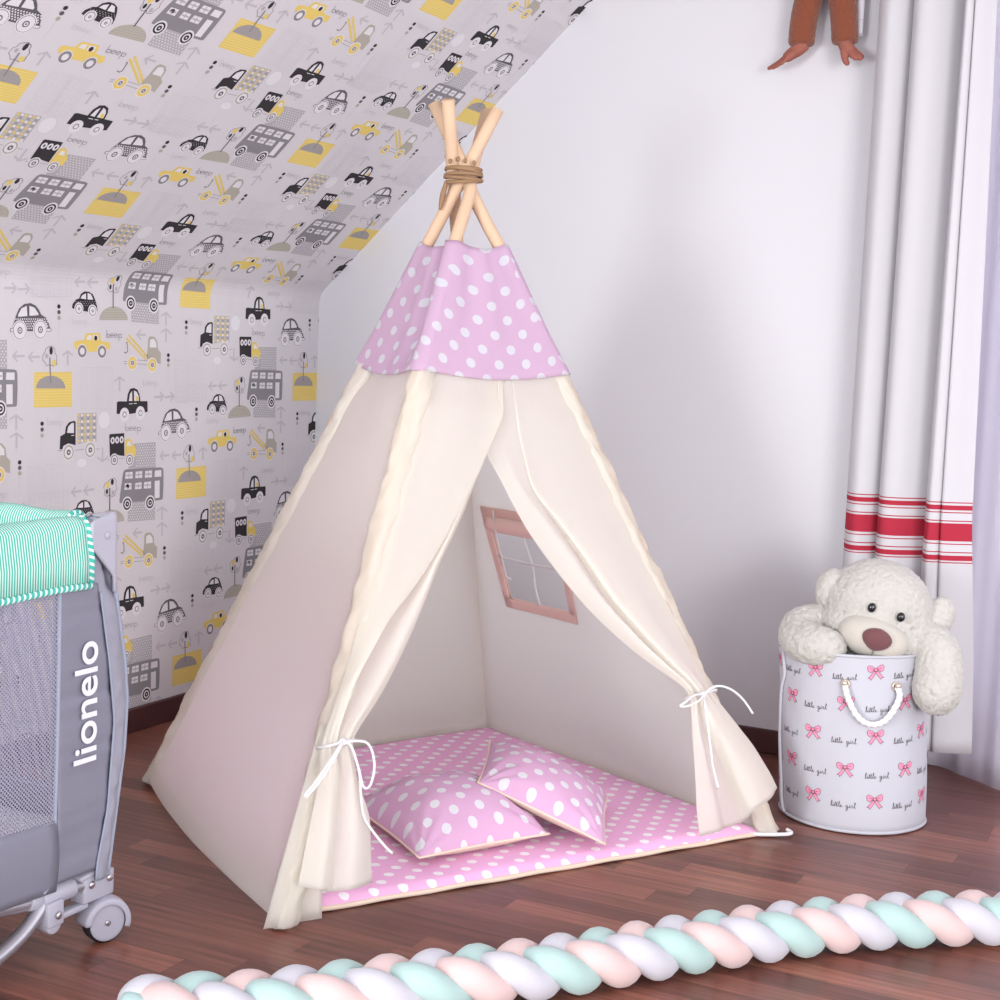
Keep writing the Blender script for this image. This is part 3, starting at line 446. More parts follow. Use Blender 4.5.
1664,2652,1641,2667,1489,2439,1403,1496,1382,1349,1496],[2,7,1768,1697,1818,1804,1953,1815,1962,1689],[2,7,2012,1816,2202,1829,2223,1694,2015,1686],[3,0,2176,
1741,2158,1789,2114,1809,2071,1789,2052,1741,2071,1693,2114,1673,2158,1693],[2,7,1808,1400,1794,1470,1753,1530,1693,1570,1623,1585,1552,1570,1492,1530,1452,
1470,1438,1400,1452,1329,1492,1269,1552,1229,1623,1215,1693,1229,1753,1269,1794,1329],[3,1,1781,1400,1769,1460,1734,1511,1683,1546,1623,1558,1562,1546,1511,
1511,1477,1460,1465,1400,1477,1339,1511,1288,1562,1254,1623,1242,1683,1254,1734,1288,1769,1339],[4,7,1713,1400,1701,1445,1668,1477,1623,1490,1578,1477,1545,
1445,1533,1400,1545,1355,1578,1322,1623,1310,1668,1322,1701,1355],[2,7,2540,1397,2526,1468,2486,1528,2426,1568,2355,1582,2284,1568,2224,1528,2184,1468,2170,
1397,2184,1327,2224,1267,2284,1226,2355,1212,2426,1226,2486,1267,2526,1327],[3,1,2513,1397,2501,1458,2467,1509,2416,1543,2355,1555,2295,1543,2243,1509,2209,
1458,2197,1397,2209,1337,2243,1286,2295,1251,2355,1239,2416,1251,2467,1286,2501,1337],[4,7,2445,1397,2433,1442,2400,1475,2355,1487,2310,1475,2277,1442,2265,
1397,2277,1352,2310,1319,2355,1307,2400,1319,2433,1352],[2.0,1,2524,1961,2508,1960,2526,1753,2542,1754],[2.0,1,2663,1811,2648,1818,2627,1774,2642,1767],[2.4,1,
2644,1769,2638,1784,2587,1766,2592,1751],[2.0,1,2596,1751,2601,1766,2549,1782,2544,1767],[2.4,1,2546,1765,2560,1773,2537,1816,2523,1808],[2.0,1,2523,1807,2537,
1800,2558,1844,2544,1851],[2.4,1,2542,1849,2547,1834,2599,1853,2593,1868],[2.0,1,2589,1868,2585,1852,2637,1836,2642,1851],[2.4,1,2640,1853,2625,1846,2649,1803,
2663,1810],[2.0,1,2666,1822,2668,1807,2787,1823,2785,1839],[2.4,1,2774,1836,2779,1821,2793,1826,2788,1841],[2.0,1,2783,1823,2795,1833,2769,1868,2756,1858],[2.4,
1,2768,1850,2772,1865,2726,1879,2721,1864],[2.0,1,2735,1864,2731,1879,2684,1867,2688,1851],[2.4,1,2699,1859,2687,1869,2659,1835,2671,1825],[2.0,1,2675,1839,
2659,1838,2662,1796,2678,1797],[2.4,1,2672,1810,2661,1799,2694,1768,2705,1780],[2.0,1,2693,1786,2690,1770,2739,1763,2741,1779],[2.4,1,2728,1777,2734,1762,2778,
1781,2772,1796],[2.0,1,2812,1826,2814,1810,2934,1826,2932,1842],[2.4,1,2921,1839,2926,1824,2940,1829,2935,1844],[2.0,1,2930,1826,2942,1836,2916,1871,2903,1862],
[2.4,1,2915,1854,2919,1869,2872,1883,2868,1867],[2.0,1,2881,1867,2877,1883,2830,1870,2834,1855],[2.4,1,2846,1862,2834,1872,2805,1838,2817,1828],[2.0,1,2822,
1842,2806,1841,2809,1799,2825,1800],[2.4,1,2818,1814,2808,1802,2841,1771,2852,1783],[2.0,1,2839,1789,2837,1773,2886,1766,2888,1782],[2.4,1,2875,1780,2881,1765,
2925,1784,2919,1799],[2.0,1,2984,1882,2968,1880,2986,1671,3002,1673],[2.0,1,3117,1822,3103,1829,3081,1784,3096,1777],[2.4,1,3098,1779,3092,1794,3040,1775,3045,
1760],[2.0,1,3049,1760,3054,1776,3001,1792,2996,1777],[2.4,1,2998,1775,3012,1783,2989,1826,2975,1818],[2.0,1,2975,1817,2989,1810,3011,1855,2996,1861],[2.4,1,
2994,1860,2999,1845,3052,1864,3046,1879],[2.0,1,3042,1878,3038,1863,3091,1847,3096,1862],[2.4,1,3093,1864,3079,1856,3103,1813,3117,1821],[2.0,6,3974,716,3958,
714,3977,508,3993,509],[2.0,6,4117,563,4103,570,4081,526,4095,519],[2.4,6,4097,521,4093,536,4040,519,4045,504],[2.0,6,4049,504,4054,519,4000,537,3995,521],[2.4,
6,3998,519,4012,527,3988,570,3974,563],[2.0,6,3974,562,3988,555,4010,598,3995,605],[2.4,6,3993,603,3998,588,4051,605,4046,621],[2.0,6,4042,621,4037,605,4090,
588,4095,603],[2.4,6,4093,605,4079,597,4103,554,4117,562],[2.0,6,4121,573,4122,557,4244,570,4243,586],[2.4,6,4232,584,4236,569,4251,573,4246,588],[2.0,6,4240,
571,4253,580,4226,616,4213,606],[2.4,6,4224,598,4229,613,4182,628,4177,613],[2.0,6,4190,612,4187,628,4139,617,4142,601],[2.4,6,4154,609,4142,619,4113,586,4125,
575],[2.0,6,4130,590,4114,588,4117,547,4133,548],[2.4,6,4127,561,4116,549,4150,518,4161,530],[2.0,6,4148,536,4146,520,4195,512,4198,528],[2.4,6,4184,526,4190,
511,4235,529,4229,544],[2.0,6,4271,573,4273,557,4395,570,4394,585],[2.4,6,4383,583,4387,568,4402,572,4397,588],[2.0,6,4391,570,4404,580,4376,615,4364,605],[2.4,
6,4375,597,4380,613,4332,628,4328,612],[2.0,6,4341,612,4337,627,4289,616,4293,601],[2.4,6,4305,608,4293,619,4263,585,4275,575],[2.0,6,4280,589,4264,588,4267,
546,4283,547],[2.4,6,4277,560,4266,549,4300,517,4311,529],[2.0,6,4299,535,4296,519,4346,511,4349,527],[2.4,6,4335,525,4341,510,4386,528,4380,543],[2.0,6,4447,
624,4431,622,4450,413,4466,415],[2.0,6,4583,560,4569,567,4547,524,4561,516],[2.4,6,4564,518,4559,533,4505,516,4510,501],[2.0,6,4514,501,4519,516,4465,534,4460,
519],[2.4,6,4462,517,4476,524,4452,568,4438,560],[2.0,6,4438,559,4452,552,4474,596,4459,603],[2.4,6,4457,601,4462,586,4516,604,4511,619],[2.0,6,4507,619,4502,
604,4556,586,4561,601],[2.4,6,4559,603,4545,595,4569,552,4583,559],[2.0,1,3310,-470,3297,-472,3316,-683,3329,-682],[2.0,1,3455,-631,3443,-626,3422,-668,3434,
-674],[2.4,1,3435,-673,3431,-660,3380,-676,3383,-688],[2.0,1,3387,-688,3391,-676,3339,-657,3334,-669],[2.4,1,3336,-671,3348,-665,3325,-622,3313,-628],[2.0,1,
3313,-629,3325,-634,3346,-592,3334,-586],[2.4,1,3332,-588,3336,-600,3388,-584,3384,-572],[2.0,1,3381,-572,3376,-584,3429,-603,3433,-590],[2.4,1,3431,-589,3420,
-595,3443,-638,3455,-632],[2.0,1,3462,-622,3463,-635,3584,-625,3583,-612],[2.4,1,3574,-614,3578,-626,3591,-623,3587,-610],[2.0,1,3582,-625,3593,-617,3566,-581,
3556,-589],[2.4,1,3565,-596,3569,-583,3523,-567,3519,-580],[2.0,1,3530,-580,3527,-568,3480,-577,3483,-590],[2.4,1,3493,-584,3483,-576,3454,-608,3464,-616],[2.0,
1,3468,-605,3455,-606,3458,-647,3471,-646],[2.4,1,3466,-635,3457,-645,3490,-676,3499,-667],[2.0,1,3489,-662,3486,-674,3535,-684,3537,-671],[2.4,1,3526,-672,
3531,-684,3575,-668,3570,-656],[2.0,1,3614,-627,3615,-640,3738,-630,3737,-617],[2.4,1,3728,-619,3731,-631,3744,-627,3740,-615],[2.0,1,3736,-629,3746,-622,3719,
-586,3709,-594],[2.4,1,3718,-600,3722,-588,3676,-572,3672,-584],[2.0,1,3683,-585,3680,-572,3633,-582,3635,-595],[2.4,1,3645,-589,3636,-580,3607,-613,3617,-621],
[2.0,1,3621,-610,3608,-611,3611,-652,3624,-651],[2.4,1,3619,-640,3610,-649,3643,-681,3652,-672],[2.0,1,3642,-667,3639,-679,3688,-689,3690,-676],[2.4,1,3679,
-677,3684,-689,3728,-673,3724,-661],[2.0,1,3790,-578,3777,-579,3796,-793,3809,-792],[2.0,1,3928,-646,3917,-640,3895,-683,3907,-689],[2.4,1,3908,-688,3905,-675,
3852,-691,3856,-704],[2.0,1,3859,-704,3863,-692,3810,-672,3806,-685],[2.4,1,3808,-686,3819,-680,3796,-636,3784,-642],[2.0,1,3784,-643,3796,-649,3817,-606,3805,
-601],[2.4,1,3804,-602,3808,-614,3860,-598,3856,-586],[2.0,1,3853,-586,3849,-598,3902,-617,3906,-605],[2.4,1,3904,-603,3893,-609,3917,-653,3928,-647],[2.0,6,
432,-251,418,-252,433,-451,447,-450],[2.0,6,558,-401,545,-395,526,-436,539,-442],[2.4,6,540,-441,536,-428,489,-443,493,-456],[2.0,6,496,-456,501,-443,454,-425,
449,-438],[2.4,6,451,-440,464,-434,443,-392,431,-398],[2.0,6,431,-400,443,-406,463,-365,450,-359],[2.4,6,448,-361,453,-374,499,-358,495,-345],[2.0,6,492,-345,
487,-358,534,-376,539,-363],[2.4,6,537,-361,525,-367,545,-409,558,-403],[2.0,6,561,-392,563,-406,671,-396,670,-382],[2.4,6,660,-384,664,-397,677,-393,673,-380],
[2.0,6,667,-396,679,-388,655,-353,644,-361],[2.4,6,653,-369,658,-356,616,-340,612,-353],[2.0,6,624,-354,621,-341,578,-350,581,-364],[2.4,6,591,-357,581,-348,
555,-380,565,-389],[2.0,6,569,-376,555,-377,558,-417,572,-416],[2.4,6,567,-404,557,-414,586,-444,596,-435],[2.0,6,586,-429,583,-442,627,-451,630,-438],[2.4,6,
618,-439,623,-452,663,-436,658,-423],[2.0,6,695,-396,696,-410,806,-400,804,-386],[2.4,6,795,-388,799,-401,811,-397,807,-384],[2.0,6,802,-399,813,-391,790,-357,
778,-365],[2.4,6,788,-372,793,-359,751,-344,746,-357],[2.0,6,758,-358,755,-344,712,-354,715,-368],[2.4,6,725,-361,715,-352,688,-383,699,-392],[2.0,6,703,-380,
689,-381,692,-420,706,-419],[2.4,6,701,-408,691,-418,720,-448,730,-438],[2.0,6,720,-433,717,-446,761,-455,764,-442],[2.4,6,752,-443,757,-456,797,-440,792,-427],
[2.0,6,852,-350,838,-351,853,-552,867,-551],[2.0,6,973,-413,960,-407,941,-448,953,-454],[2.4,6,955,-453,950,-439,903,-455,907,-468],[2.0,6,910,-468,915,-455,
867,-437,862,-450],[2.4,6,864,-452,877,-446,856,-404,844,-410],[2.0,6,844,-412,856,-417,876,-376,863,-370],[2.4,6,861,-372,866,-385,913,-369,909,-356],[2.0,6,
906,-356,901,-369,949,-387,954,-374],[2.4,6,952,-372,939,-378,960,-421,973,-414],[2.0,10,1255,2259,1241,2258,1257,2058,1271,2059],[2.0,10,1385,2115,1373,2121,
1353,2079,1366,2073],[2.4,10,1368,2075,1363,2088,1315,2070,1320,2056],[2.0,10,1323,2057,1327,2070,1278,2085,1274,2072],[2.4,10,1276,2070,1288,2077,1267,2118,
1255,2111],[2.0,10,1255,2110,1267,2104,1287,2146,1274,2152],[2.4,10,1272,2150,1277,2137,1325,2155,1320,2168],[2.0,10,1317,2168,1313,2155,1362,2140,1366,2153],
[2.4,10,1364,2155,1351,2148,1373,2107,1385,2114],[2.0,10,1389,2125,1391,2111,1503,2128,1501,2141],[2.4,10,1491,2139,1496,2126,1508,2130,1504,2144],[2.0,10,1499,
2128,1510,2136,1486,2170,1474,2161],[2.4,10,1485,2154,1489,2168,1446,2180,1442,2167],[2.0,10,1454,2167,1450,2180,1406,2168,1410,2155],[2.4,10,1420,2161,1409,
2170,1383,2138,1393,2129],[2.0,10,1397,2141,1383,2140,1386,2101,1400,2102],[2.4,10,1394,2113,1385,2103,1416,2074,1425,2084],[2.0,10,1414,2090,1412,2076,1457,
2069,1459,2083],[2.4,10,1447,2081,1453,2069,1494,2087,1488,2100],[2.0,10,1527,2129,1529,2115,1641,2132,1639,2146],[2.4,10,1630,2143,1635,2130,1647,2135,1642,
2148],[2.0,10,1638,2132,1649,2141,1624,2174,1613,2166],[2.4,10,1623,2158,1627,2172,1584,2185,1580,2171],[2.0,10,1592,2171,1588,2185,1544,2172,1548,2159],[2.4,
10,1558,2166,1547,2175,1521,2142,1531,2133],[2.0,10,1535,2145,1521,2144,1524,2105,1538,2106],[2.4,10,1533,2117,1523,2107,1554,2078,1563,2088],[2.0,10,1552,2094,
1550,2080,1596,2073,1598,2087],[2.4,10,1586,2086,1592,2073,1633,2091,1627,2104],[2.0,10,1689,2185,1675,2184,1691,1982,1705,1983],[2.0,10,1814,2128,1801,2134,
1781,2092,1794,2086],[2.4,10,1796,2087,1791,2100,1742,2082,1747,2069],[2.0,10,1750,2069,1754,2082,1705,2098,1701,2084],[2.4,10,1702,2083,1715,2089,1693,2131,
1681,2124],[2.0,10,1681,2123,1693,2117,1713,2159,1701,2165],[2.4,10,1699,2163,1704,2150,1752,2169,1747,2182],[2.0,10,1744,2182,1740,2168,1789,2153,1794,2166],
[2.4,10,1792,2168,1779,2161,1801,2120,1814,2127],[1.0,3,3385,1870,3350,1822,4122,1263,4157,1311],[1.0,3,3299,1785,3265,1735,4060,1194,4094,1243],[1.0,10,3500,
1754,3490,1764,3401,1675,3412,1664],[1.0,10,3685,1621,3674,1631,3591,1545,3602,1535],[1.0,10,3871,1486,3860,1496,3782,1415,3793,1405],[1.0,10,4058,1350,4047,
1361,3976,1283,3987,1273],[1,4,4112,1306,4139,1477,4150,1776,4227,1833,4410,1825,4532,1707,4565,1492,4687,1390,4683,1087,4496,1138,4296,1231,4114,1212],[2,7,
4216,1538,4229,1744,4372,1777,4480,1676,4504,1534],[2,7,3739,1118,3723,1196,3679,1263,3612,1307,3534,1323,3455,1307,3389,1263,3344,1196,3329,1118,3344,1039,
3389,973,3455,928,3534,913,3612,928,3679,973,3723,1039],[3,3,3706,1118,3692,1184,3655,1239,3599,1277,3534,1290,3468,1277,3412,1239,3375,1184,3362,1118,3375,
1052,3412,996,3468,959,3534,946,3599,959,3655,996,3692,1052],[4,7,3624,1118,3612,1163,3579,1196,3534,1208,3489,1196,3456,1163,3444,1118,3456,1073,3489,1040,
3534,1028,3579,1040,3612,1073],[5,1,3599,1118,3586,1156,3554,1180,3513,1180,3481,1156,3469,1118,3481,1080,3513,1056,3554,1056,3586,1080],[6,7,3554,1118,3544,
1135,3524,1135,3514,1118,3524,1101,3544,1101],[2,7,4539,1068,4523,1146,4479,1213,4412,1257,4334,1273,4255,1257,4189,1213,4144,1146,4129,1068,4144,989,4189,923,
4255,878,4334,863,4412,878,4479,923,4523,989],[3,3,4506,1068,4493,1134,4455,1189,4400,1227,4334,1240,4268,1227,4212,1189,4175,1134,4162,1068,4175,1002,4212,946,
4268,909,4334,896,4400,909,4455,946,4493,1002],[4,7,4424,1068,4412,1113,4379,1146,4334,1158,4289,1146,4256,1113,4244,1068,4256,1023,4289,990,4334,978,4379,990,
4412,1023],[5,1,4399,1068,4386,1106,4354,1130,4314,1130,4281,1106,4269,1068,4281,1029,4314,1006,4354,1006,4386,1029],[6,7,4354,1068,4344,1085,4324,1085,4314,
1068,4324,1050,4344,1050],[1.0,1,3196,1155,3196,1143,3391,1149,3391,1161],[1.0,1,3712,1202,3712,1190,4145,1172,4145,1184],[1.0,1,3210,1101,3210,1089,3393,1090,
3393,1102],[1.0,1,3702,1104,3702,1092,4161,1065,4161,1077],[2.0,8,3267,1660,3268,1638,3319,1639,3318,1661],[2.4,8,3322,1658,3300,1655,3333,1415,3355,1418],[2.0,
8,3355,1419,3341,1436,3269,1376,3283,1360],[2.4,8,3285,1360,3291,1381,3202,1405,3197,1383],[1.0,10,5015,1037,4999,1037,5001,525,5017,525],[2,0,5059,1337,5041,
1377,4997,1393,4953,1377,4935,1337,4953,1298,4997,1282,5041,1298],[2,8,5063,1202,5045,1242,5001,1258,4957,1242,4939,1202,4957,1163,5001,1147,5045,1163],[2,4,
5067,1067,5049,1107,5005,1123,4962,1107,4943,1067,4962,1028,5005,1012,5049,1028],[1.0,10,6286,-476,6270,-476,6273,-992,6289,-992],[2,0,6329,-165,6311,-126,6267,
-109,6223,-126,6205,-165,6223,-205,6267,-221,6311,-205],[2,8,6334,-305,6315,-265,6272,-249,6228,-265,6210,-305,6228,-344,6272,-361,6315,-344],[2,4,6339,-445,
6320,-405,6277,-389,6233,-405,6215,-445,6233,-484,6277,-501,6320,-484],[1.0,10,259,-674,243,-674,240,-1187,256,-1187],[2,0,308,-402,290,-362,246,-346,203,-362,
184,-402,203,-441,246,-457,290,-441],[2,8,311,-548,293,-509,249,-492,205,-509,187,-548,205,-587,249,-604,293,-587],[2,4,313,-695,295,-655,251,-639,207,-655,189,
-695,207,-734,251,-750,295,-734],[1,0,2955,-221,2960,81,3033,109,3346,100,3372,286,3463,429,3608,457,3756,409,3843,280,3887,100,4172,96,4187,-189,4044,-207,
3722,-213,3405,-240],[2,7,3421,112,3461,293,3541,377,3561,109],[2,7,3617,389,3726,350,3799,255,3829,110,3631,108],[3,3,3697,248,3787,217,3816,114,3701,112],
[2.0,7,3430,45,3430,25,3569,27,3568,47],[2.0,7,3620,50,3620,30,3734,33,3734,53],[2,7,3446,-245,3431,-174,3391,-114,3331,-74,3261,-60,3190,-74,3130,-114,3090,
-174,3076,-245,3090,-316,3130,-376,3190,-416,3261,-430,3331,-416,3391,-376,3431,-316],[3,8,3341,-245,3330,-205,3301,-176,3261,-165,3221,-176,3191,-205,3181,
-245,3191,-285,3221,-314,3261,-325,3301,-314,3330,-285],[4,7,3321,-245,3313,-215,3291,-193,3261,-185,3231,-193,3209,-215,3201,-245,3209,-275,3231,-297,3261,
-305,3291,-297,3313,-275],[2,7,4074,-217,4060,-146,4020,-86,3960,-46,3889,-32,3819,-46,3759,-86,3718,-146,3704,-217,3718,-287,3759,-348,3819,-388,3889,-402,
3960,-388,4020,-348,4060,-287],[3,8,3969,-217,3959,-177,3929,-147,3889,-137,3849,-147,3820,-177,3809,-217,3820,-257,3849,-286,3889,-297,3929,-286,3959,-257],[4,
7,3949,-217,3941,-187,3919,-165,3889,-157,3859,-165,3837,-187,3829,-217,3837,-247,3859,-269,3889,-277,3919,-269,3941,-247],[1,0,869,-1070,886,-737,1049,-674,
1080,-502,1197,-388,1381,-360,1427,-390,1439,-985,1312,-955,1168,-925,998,-983,971,-1062],[2,7,1117,-656,1159,-500,1278,-418,1364,-413,1369,-673],[2.0,7,1273,
-722,1273,-740,1376,-739,1376,-721],[1,2,1487,-180,2187,-171,2204,-920,1965,-903,1835,-906,1514,-963],[2,3,1505,-197,1586,-199,1587,-260,1506,-258],[2,11,1506,
-278,1588,-280,1589,-342,1507,-339],[2,3,1508,-360,1589,-362,1590,-423,1509,-421],[2,11,1509,-441,1591,-444,1592,-505,1511,-502],[2,3,1511,-523,1593,-525,1594,
-586,1512,-584],[2,11,1513,-604,1594,-607,1596,-668,1514,-665],[2,3,1514,-686,1596,-689,1597,-750,1516,-747],[2,11,1516,-767,1598,-770,1599,-832,1517,-829],[2,
3,1518,-849,1599,-852,1601,-914,1519,-910],[2,7,1615,-196,1697,-197,1698,-259,1616,-257],[2,5,1617,-277,1698,-279,1700,-341,1618,-338],[2,7,1618,-359,1700,-361,
1701,-422,1620,-420],[2,5,1620,-440,1702,-443,1703,-504,1621,-502],[2,7,1622,-522,1704,-525,1705,-586,1623,-583],[2,5,1623,-604,1705,-606,1707,-668,1625,-665],
[2,7,1625,-686,1707,-688,1708,-750,1626,-747],[2,5,1627,-767,1709,-770,1710,-832,1628,-829],[2,7,1628,-849,1710,-852,1712,-914,1630,-911],[2,3,1726,-194,1808,
-196,1809,-258,1727,-256],[2,11,1728,-276,1810,-278,1811,-339,1729,-337],[2,3,1729,-358,1812,-360,1813,-421,1731,-419],[2,11,1731,-440,1813,-442,1815,-504,1732,
-501],[2,3,1733,-522,1815,-524,1816,-586,1734,-583],[2,11,1734,-604,1817,-606,1818,-668,1736,-665],[2,3,1736,-686,1819,-688,1820,-750,1737,-747],[2,11,1738,
-768,1820,-770,1822,-832,1739,-829],[2,3,1740,-850,1822,-853,1823,-914,1741,-911],[2,7,1837,-193,1920,-195,1921,-256,1839,-254],[2,5,1839,-275,1922,-277,1923,
-338,1840,-336],[2,7,1841,-357,1924,-359,1925,-421,1842,-418],[2,5,1843,-439,1925,-441,1927,-503,1844,-501],[2,7,1844,-521,1927,-524,1928,-585,1846,-583],[2,5,
1846,-603,1929,-606,1930,-668,1847,-665],[2,7,1848,-685,1931,-688,1932,-750,1849,-747],[2,5,1850,-768,1932,-771,1934,-832,1851,-829],[2,7,1851,-850,1934,-853,
1936,-915,1853,-912],[2,3,1950,-191,2033,-193,2034,-255,1951,-253],[2,11,1951,-274,2034,-276,2036,-337,1953,-335],[2,3,1953,-356,2036,-358,2038,-420,1954,-418],
[2,11,1955,-438,2038,-440,2039,-502,1956,-500],[2,3,1957,-520,2040,-523,2041,-585,1958,-582],[2,11,1958,-603,2042,-605,2043,-667,1960,-665],[2,3,1960,-685,2043,
-688,2045,-750,1962,-747],[2,11,1962,-768,2045,-771,2047,-833,1963,-830],[2,3,1964,-850,2047,-853,2048,-915,1965,-912],[2,7,2062,-190,2146,-192,2147,-254,2064,
-252],[2,5,2064,-272,2147,-274,2149,-336,2065,-334],[2,7,2066,-355,2149,-357,2151,-419,2067,-417],[2,5,2068,-437,2151,-440,2153,-502,2069,-499],[2,7,2069,-520,
2153,-522,2154,-584,2071,-582],[2,5,2071,-602,2155,-605,2156,-667,2073,-664],[2,7,2073,-685,2157,-688,2158,-750,2074,-747],[2,5,2075,-768,2159,-771,2160,-833,
2076,-830],[2,7,2077,-850,2160,-854,2162,-916,2078,-912],[2,7,1398,-1153,1382,-1070,1335,-1001,1266,-954,1183,-938,1101,-954,1031,-1001,985,-1070,968,-1153,985,
-1235,1031,-1305,1101,-1351,1183,-1368,1266,-1351,1335,-1305,1382,-1235],[3,4,1368,-1153,1354,-1082,1314,-1022,1254,-982,1183,-968,1113,-982,1053,-1022,1013,
-1082,998,-1153,1013,-1223,1053,-1283,1113,-1324,1183,-1338,1254,-1324,1314,-1283,1354,-1223],[4,7,1328,-1153,1314,-1090,1274,-1039,1216,-1011,1151,-1011,1093,
-1039,1053,-1090,1038,-1153,1053,-1216,1093,-1266,1151,-1294,1216,-1294,1274,-1266,1314,-1216],[5,8,1255,-1153,1242,-1110,1206,-1084,1161,-1084,1125,-1110,1111,
-1153,1125,-1195,1161,-1221,1206,-1221,1242,-1195],[6,7,1213,-1153,1198,-1127,1168,-1127,1153,-1153,1168,-1179,1198,-1179],[2,7,2185,-1126,2168,-1044,2122,-974,
2052,-927,1970,-911,1887,-927,1818,-974,1771,-1044,1755,-1126,1771,-1208,1818,-1278,1887,-1325,1970,-1341,2052,-1325,2122,-1278,2168,-1208],[3,4,2155,-1126,
2141,-1055,2101,-995,2041,-955,1970,-941,1899,-955,1839,-995,1799,-1055,1785,-1126,1799,-1197,1839,-1257,1899,-1297,1970,-1311,2041,-1297,2101,-1257,2141,
-1197],[4,7,2115,-1126,2100,-1063,2060,-1013,2002,-985,1938,-985,1879,-1013,1839,-1063,1825,-1126,1839,-1189,1879,-1239,1938,-1267,2002,-1267,2060,-1239,2100,
-1189],[5,8,2042,-1126,2028,-1084,1992,-1057,1948,-1057,1912,-1084,1898,-1126,1912,-1168,1948,-1194,1992,-1194,2028,-1168],[6,7,2000,-1126,1985,-1100,1955,
-1100,1940,-1126,1955,-1152,1985,-1152],[1.0,1,1340,-1105,1340,-1117,1813,-1104,1813,-1092],[1.0,1,2133,-1115,2133,-1127,2332,-1118,2332,-1106],[1.0,1,787,
-1089,787,-1101,1032,-1103,1032,-1091],[1,0,2685,-771,2715,-743,3261,-736,3289,-1345,3119,-1324,2931,-1286,2723,-1348],[2,7,2899,-915,2884,-859,2843,-825,2792,
-825,2751,-859,2735,-915,2751,-970,2792,-1004,2843,-1004,2884,-970],[3,0,2847,-915,2832,-873,2802,-873,2787,-915,2802,-956,2832,-956],[2,7,3072,-909,3057,-853,
3016,-819,2965,-819,2924,-853,2908,-909,2924,-964,2965,-998,3016,-998,3057,-964],[3,0,3020,-909,3005,-867,2975,-867,2960,-909,2975,-950,3005,-950],[2,7,3247,
-907,3231,-851,3190,-817,3139,-817,3098,-851,3083,-907,3098,-962,3139,-996,3190,-996,3231,-962],[3,0,3195,-907,3180,-865,3150,-865,3135,-907,3150,-948,3180,
-948],[1,3,3309,-921,3409,-878,3518,-916,3617,-1048,3735,-1151,3735,-1379,3562,-1388,3308,-1367],[2,7,3370,-1080,3393,-971,3481,-953,3573,-1089],[2,7,3067,
-1432,3049,-1356,3001,-1295,2931,-1261,2853,-1261,2783,-1295,2734,-1356,2717,-1432,2734,-1508,2783,-1568,2853,-1602,2931,-1602,3001,-1568,3049,-1508],[3,1,3034,
-1432,3020,-1370,2980,-1321,2923,-1293,2860,-1293,2803,-1321,2764,-1370,2750,-1432,2764,-1493,2803,-1543,2860,-1570,2923,-1570,2980,-1543,3020,-1493],[4,7,3004,
-1432,2989,-1376,2948,-1335,2892,-1320,2836,-1335,2795,-1376,2780,-1432,2795,-1488,2836,-1529,2892,-1544,2948,-1529,2989,-1488],[5,1,2957,-1432,2944,-1393,2912,
-1370,2872,-1370,2839,-1393,2827,-1432,2839,-1470,2872,-1493,2912,-1493,2944,-1470],[6,7,2917,-1432,2904,-1410,2879,-1410,2867,-1432,2879,-1453,2904,-1453],[2,
7,3663,-1453,3645,-1377,3597,-1316,3527,-1282,3449,-1282,3379,-1316,3330,-1377,3313,-1453,3330,-1528,3379,-1589,3449,-1623,3527,-1623,3597,-1589,3645,-1528],[3,
1,3630,-1453,3616,-1391,3576,-1341,3519,-1314,3456,-1314,3399,-1341,3360,-1391,3346,-1453,3360,-1514,3399,-1564,3456,-1591,3519,-1591,3576,-1564,3616,-1514],[4,
7,3600,-1453,3585,-1397,3544,-1356,3488,-1341,3432,-1356,3391,-1397,3376,-1453,3391,-1509,3432,-1549,3488,-1565,3544,-1549,3585,-1509],[5,1,3553,-1453,3540,
-1414,3508,-1391,3468,-1391,3435,-1414,3423,-1453,3435,-1491,3468,-1514,3508,-1514,3540,-1491],[6,7,3513,-1453,3500,-1431,3475,-1431,3463,-1453,3475,-1474,3500,
-1474],[1.0,1,2624,-1413,2624,-1423,2752,-1430,2753,-1420],[1.0,1,3031,-1391,3030,-1401,3344,-1412,3344,-1402],[1.0,6,-1047,2887,-1044,2825,-647,2845,-650,
2906],[1.3,6,-818,2762,-783,2726,-639,2867,-673,2903],[1.6,6,-788,3011,-820,2973,-672,2846,-639,2884],[1.0,6,-609,2877,-604,2816,-210,2848,-215,2910],[1.3,6,
-377,2759,-341,2724,-202,2871,-239,2905],[1.6,6,-363,3010,-393,2970,-234,2848,-204,2888],[1.0,6,1682,3122,1678,3184,1297,3163,1300,3101],[1.3,6,1480,3252,1445,
3288,1289,3141,1323,3105],[1.6,6,1453,2992,1484,3031,1321,3162,1289,3123],[1.0,6,2150,3135,2147,3197,1746,3175,1749,3113],[1.3,6,1932,3265,1898,3302,1738,3153,
1772,3117],[1.6,6,1905,3003,1936,3042,1770,3174,1739,3135],[1.0,6,-362,1226,-364,1288,-768,1275,-766,1213],[1.3,6,-601,1356,-637,1392,-777,1251,-742,1216],[1.6,
6,-622,1104,-590,1143,-744,1273,-776,1235],[1.0,6,152,1212,150,1274,-252,1261,-250,1199],[1.3,6,-83,1344,-118,1379,-261,1238,-226,1202],[1.6,6,-102,1089,-70,
1128,-228,1259,-260,1221],[1.0,6,1082,1033,1144,1035,1137,1412,1075,1410],[1.3,6,1280,1269,1304,1313,1105,1422,1081,1378],[1.6,6,913,1309,938,1265,1132,1378,
1106,1422],[1.0,6,3027,375,3089,376,3079,761,3017,760],[1.3,6,3239,612,3263,656,3047,771,3023,727],[1.6,6,2840,657,2864,613,3073,727,3049,771],[1.0,6,4056,1836,
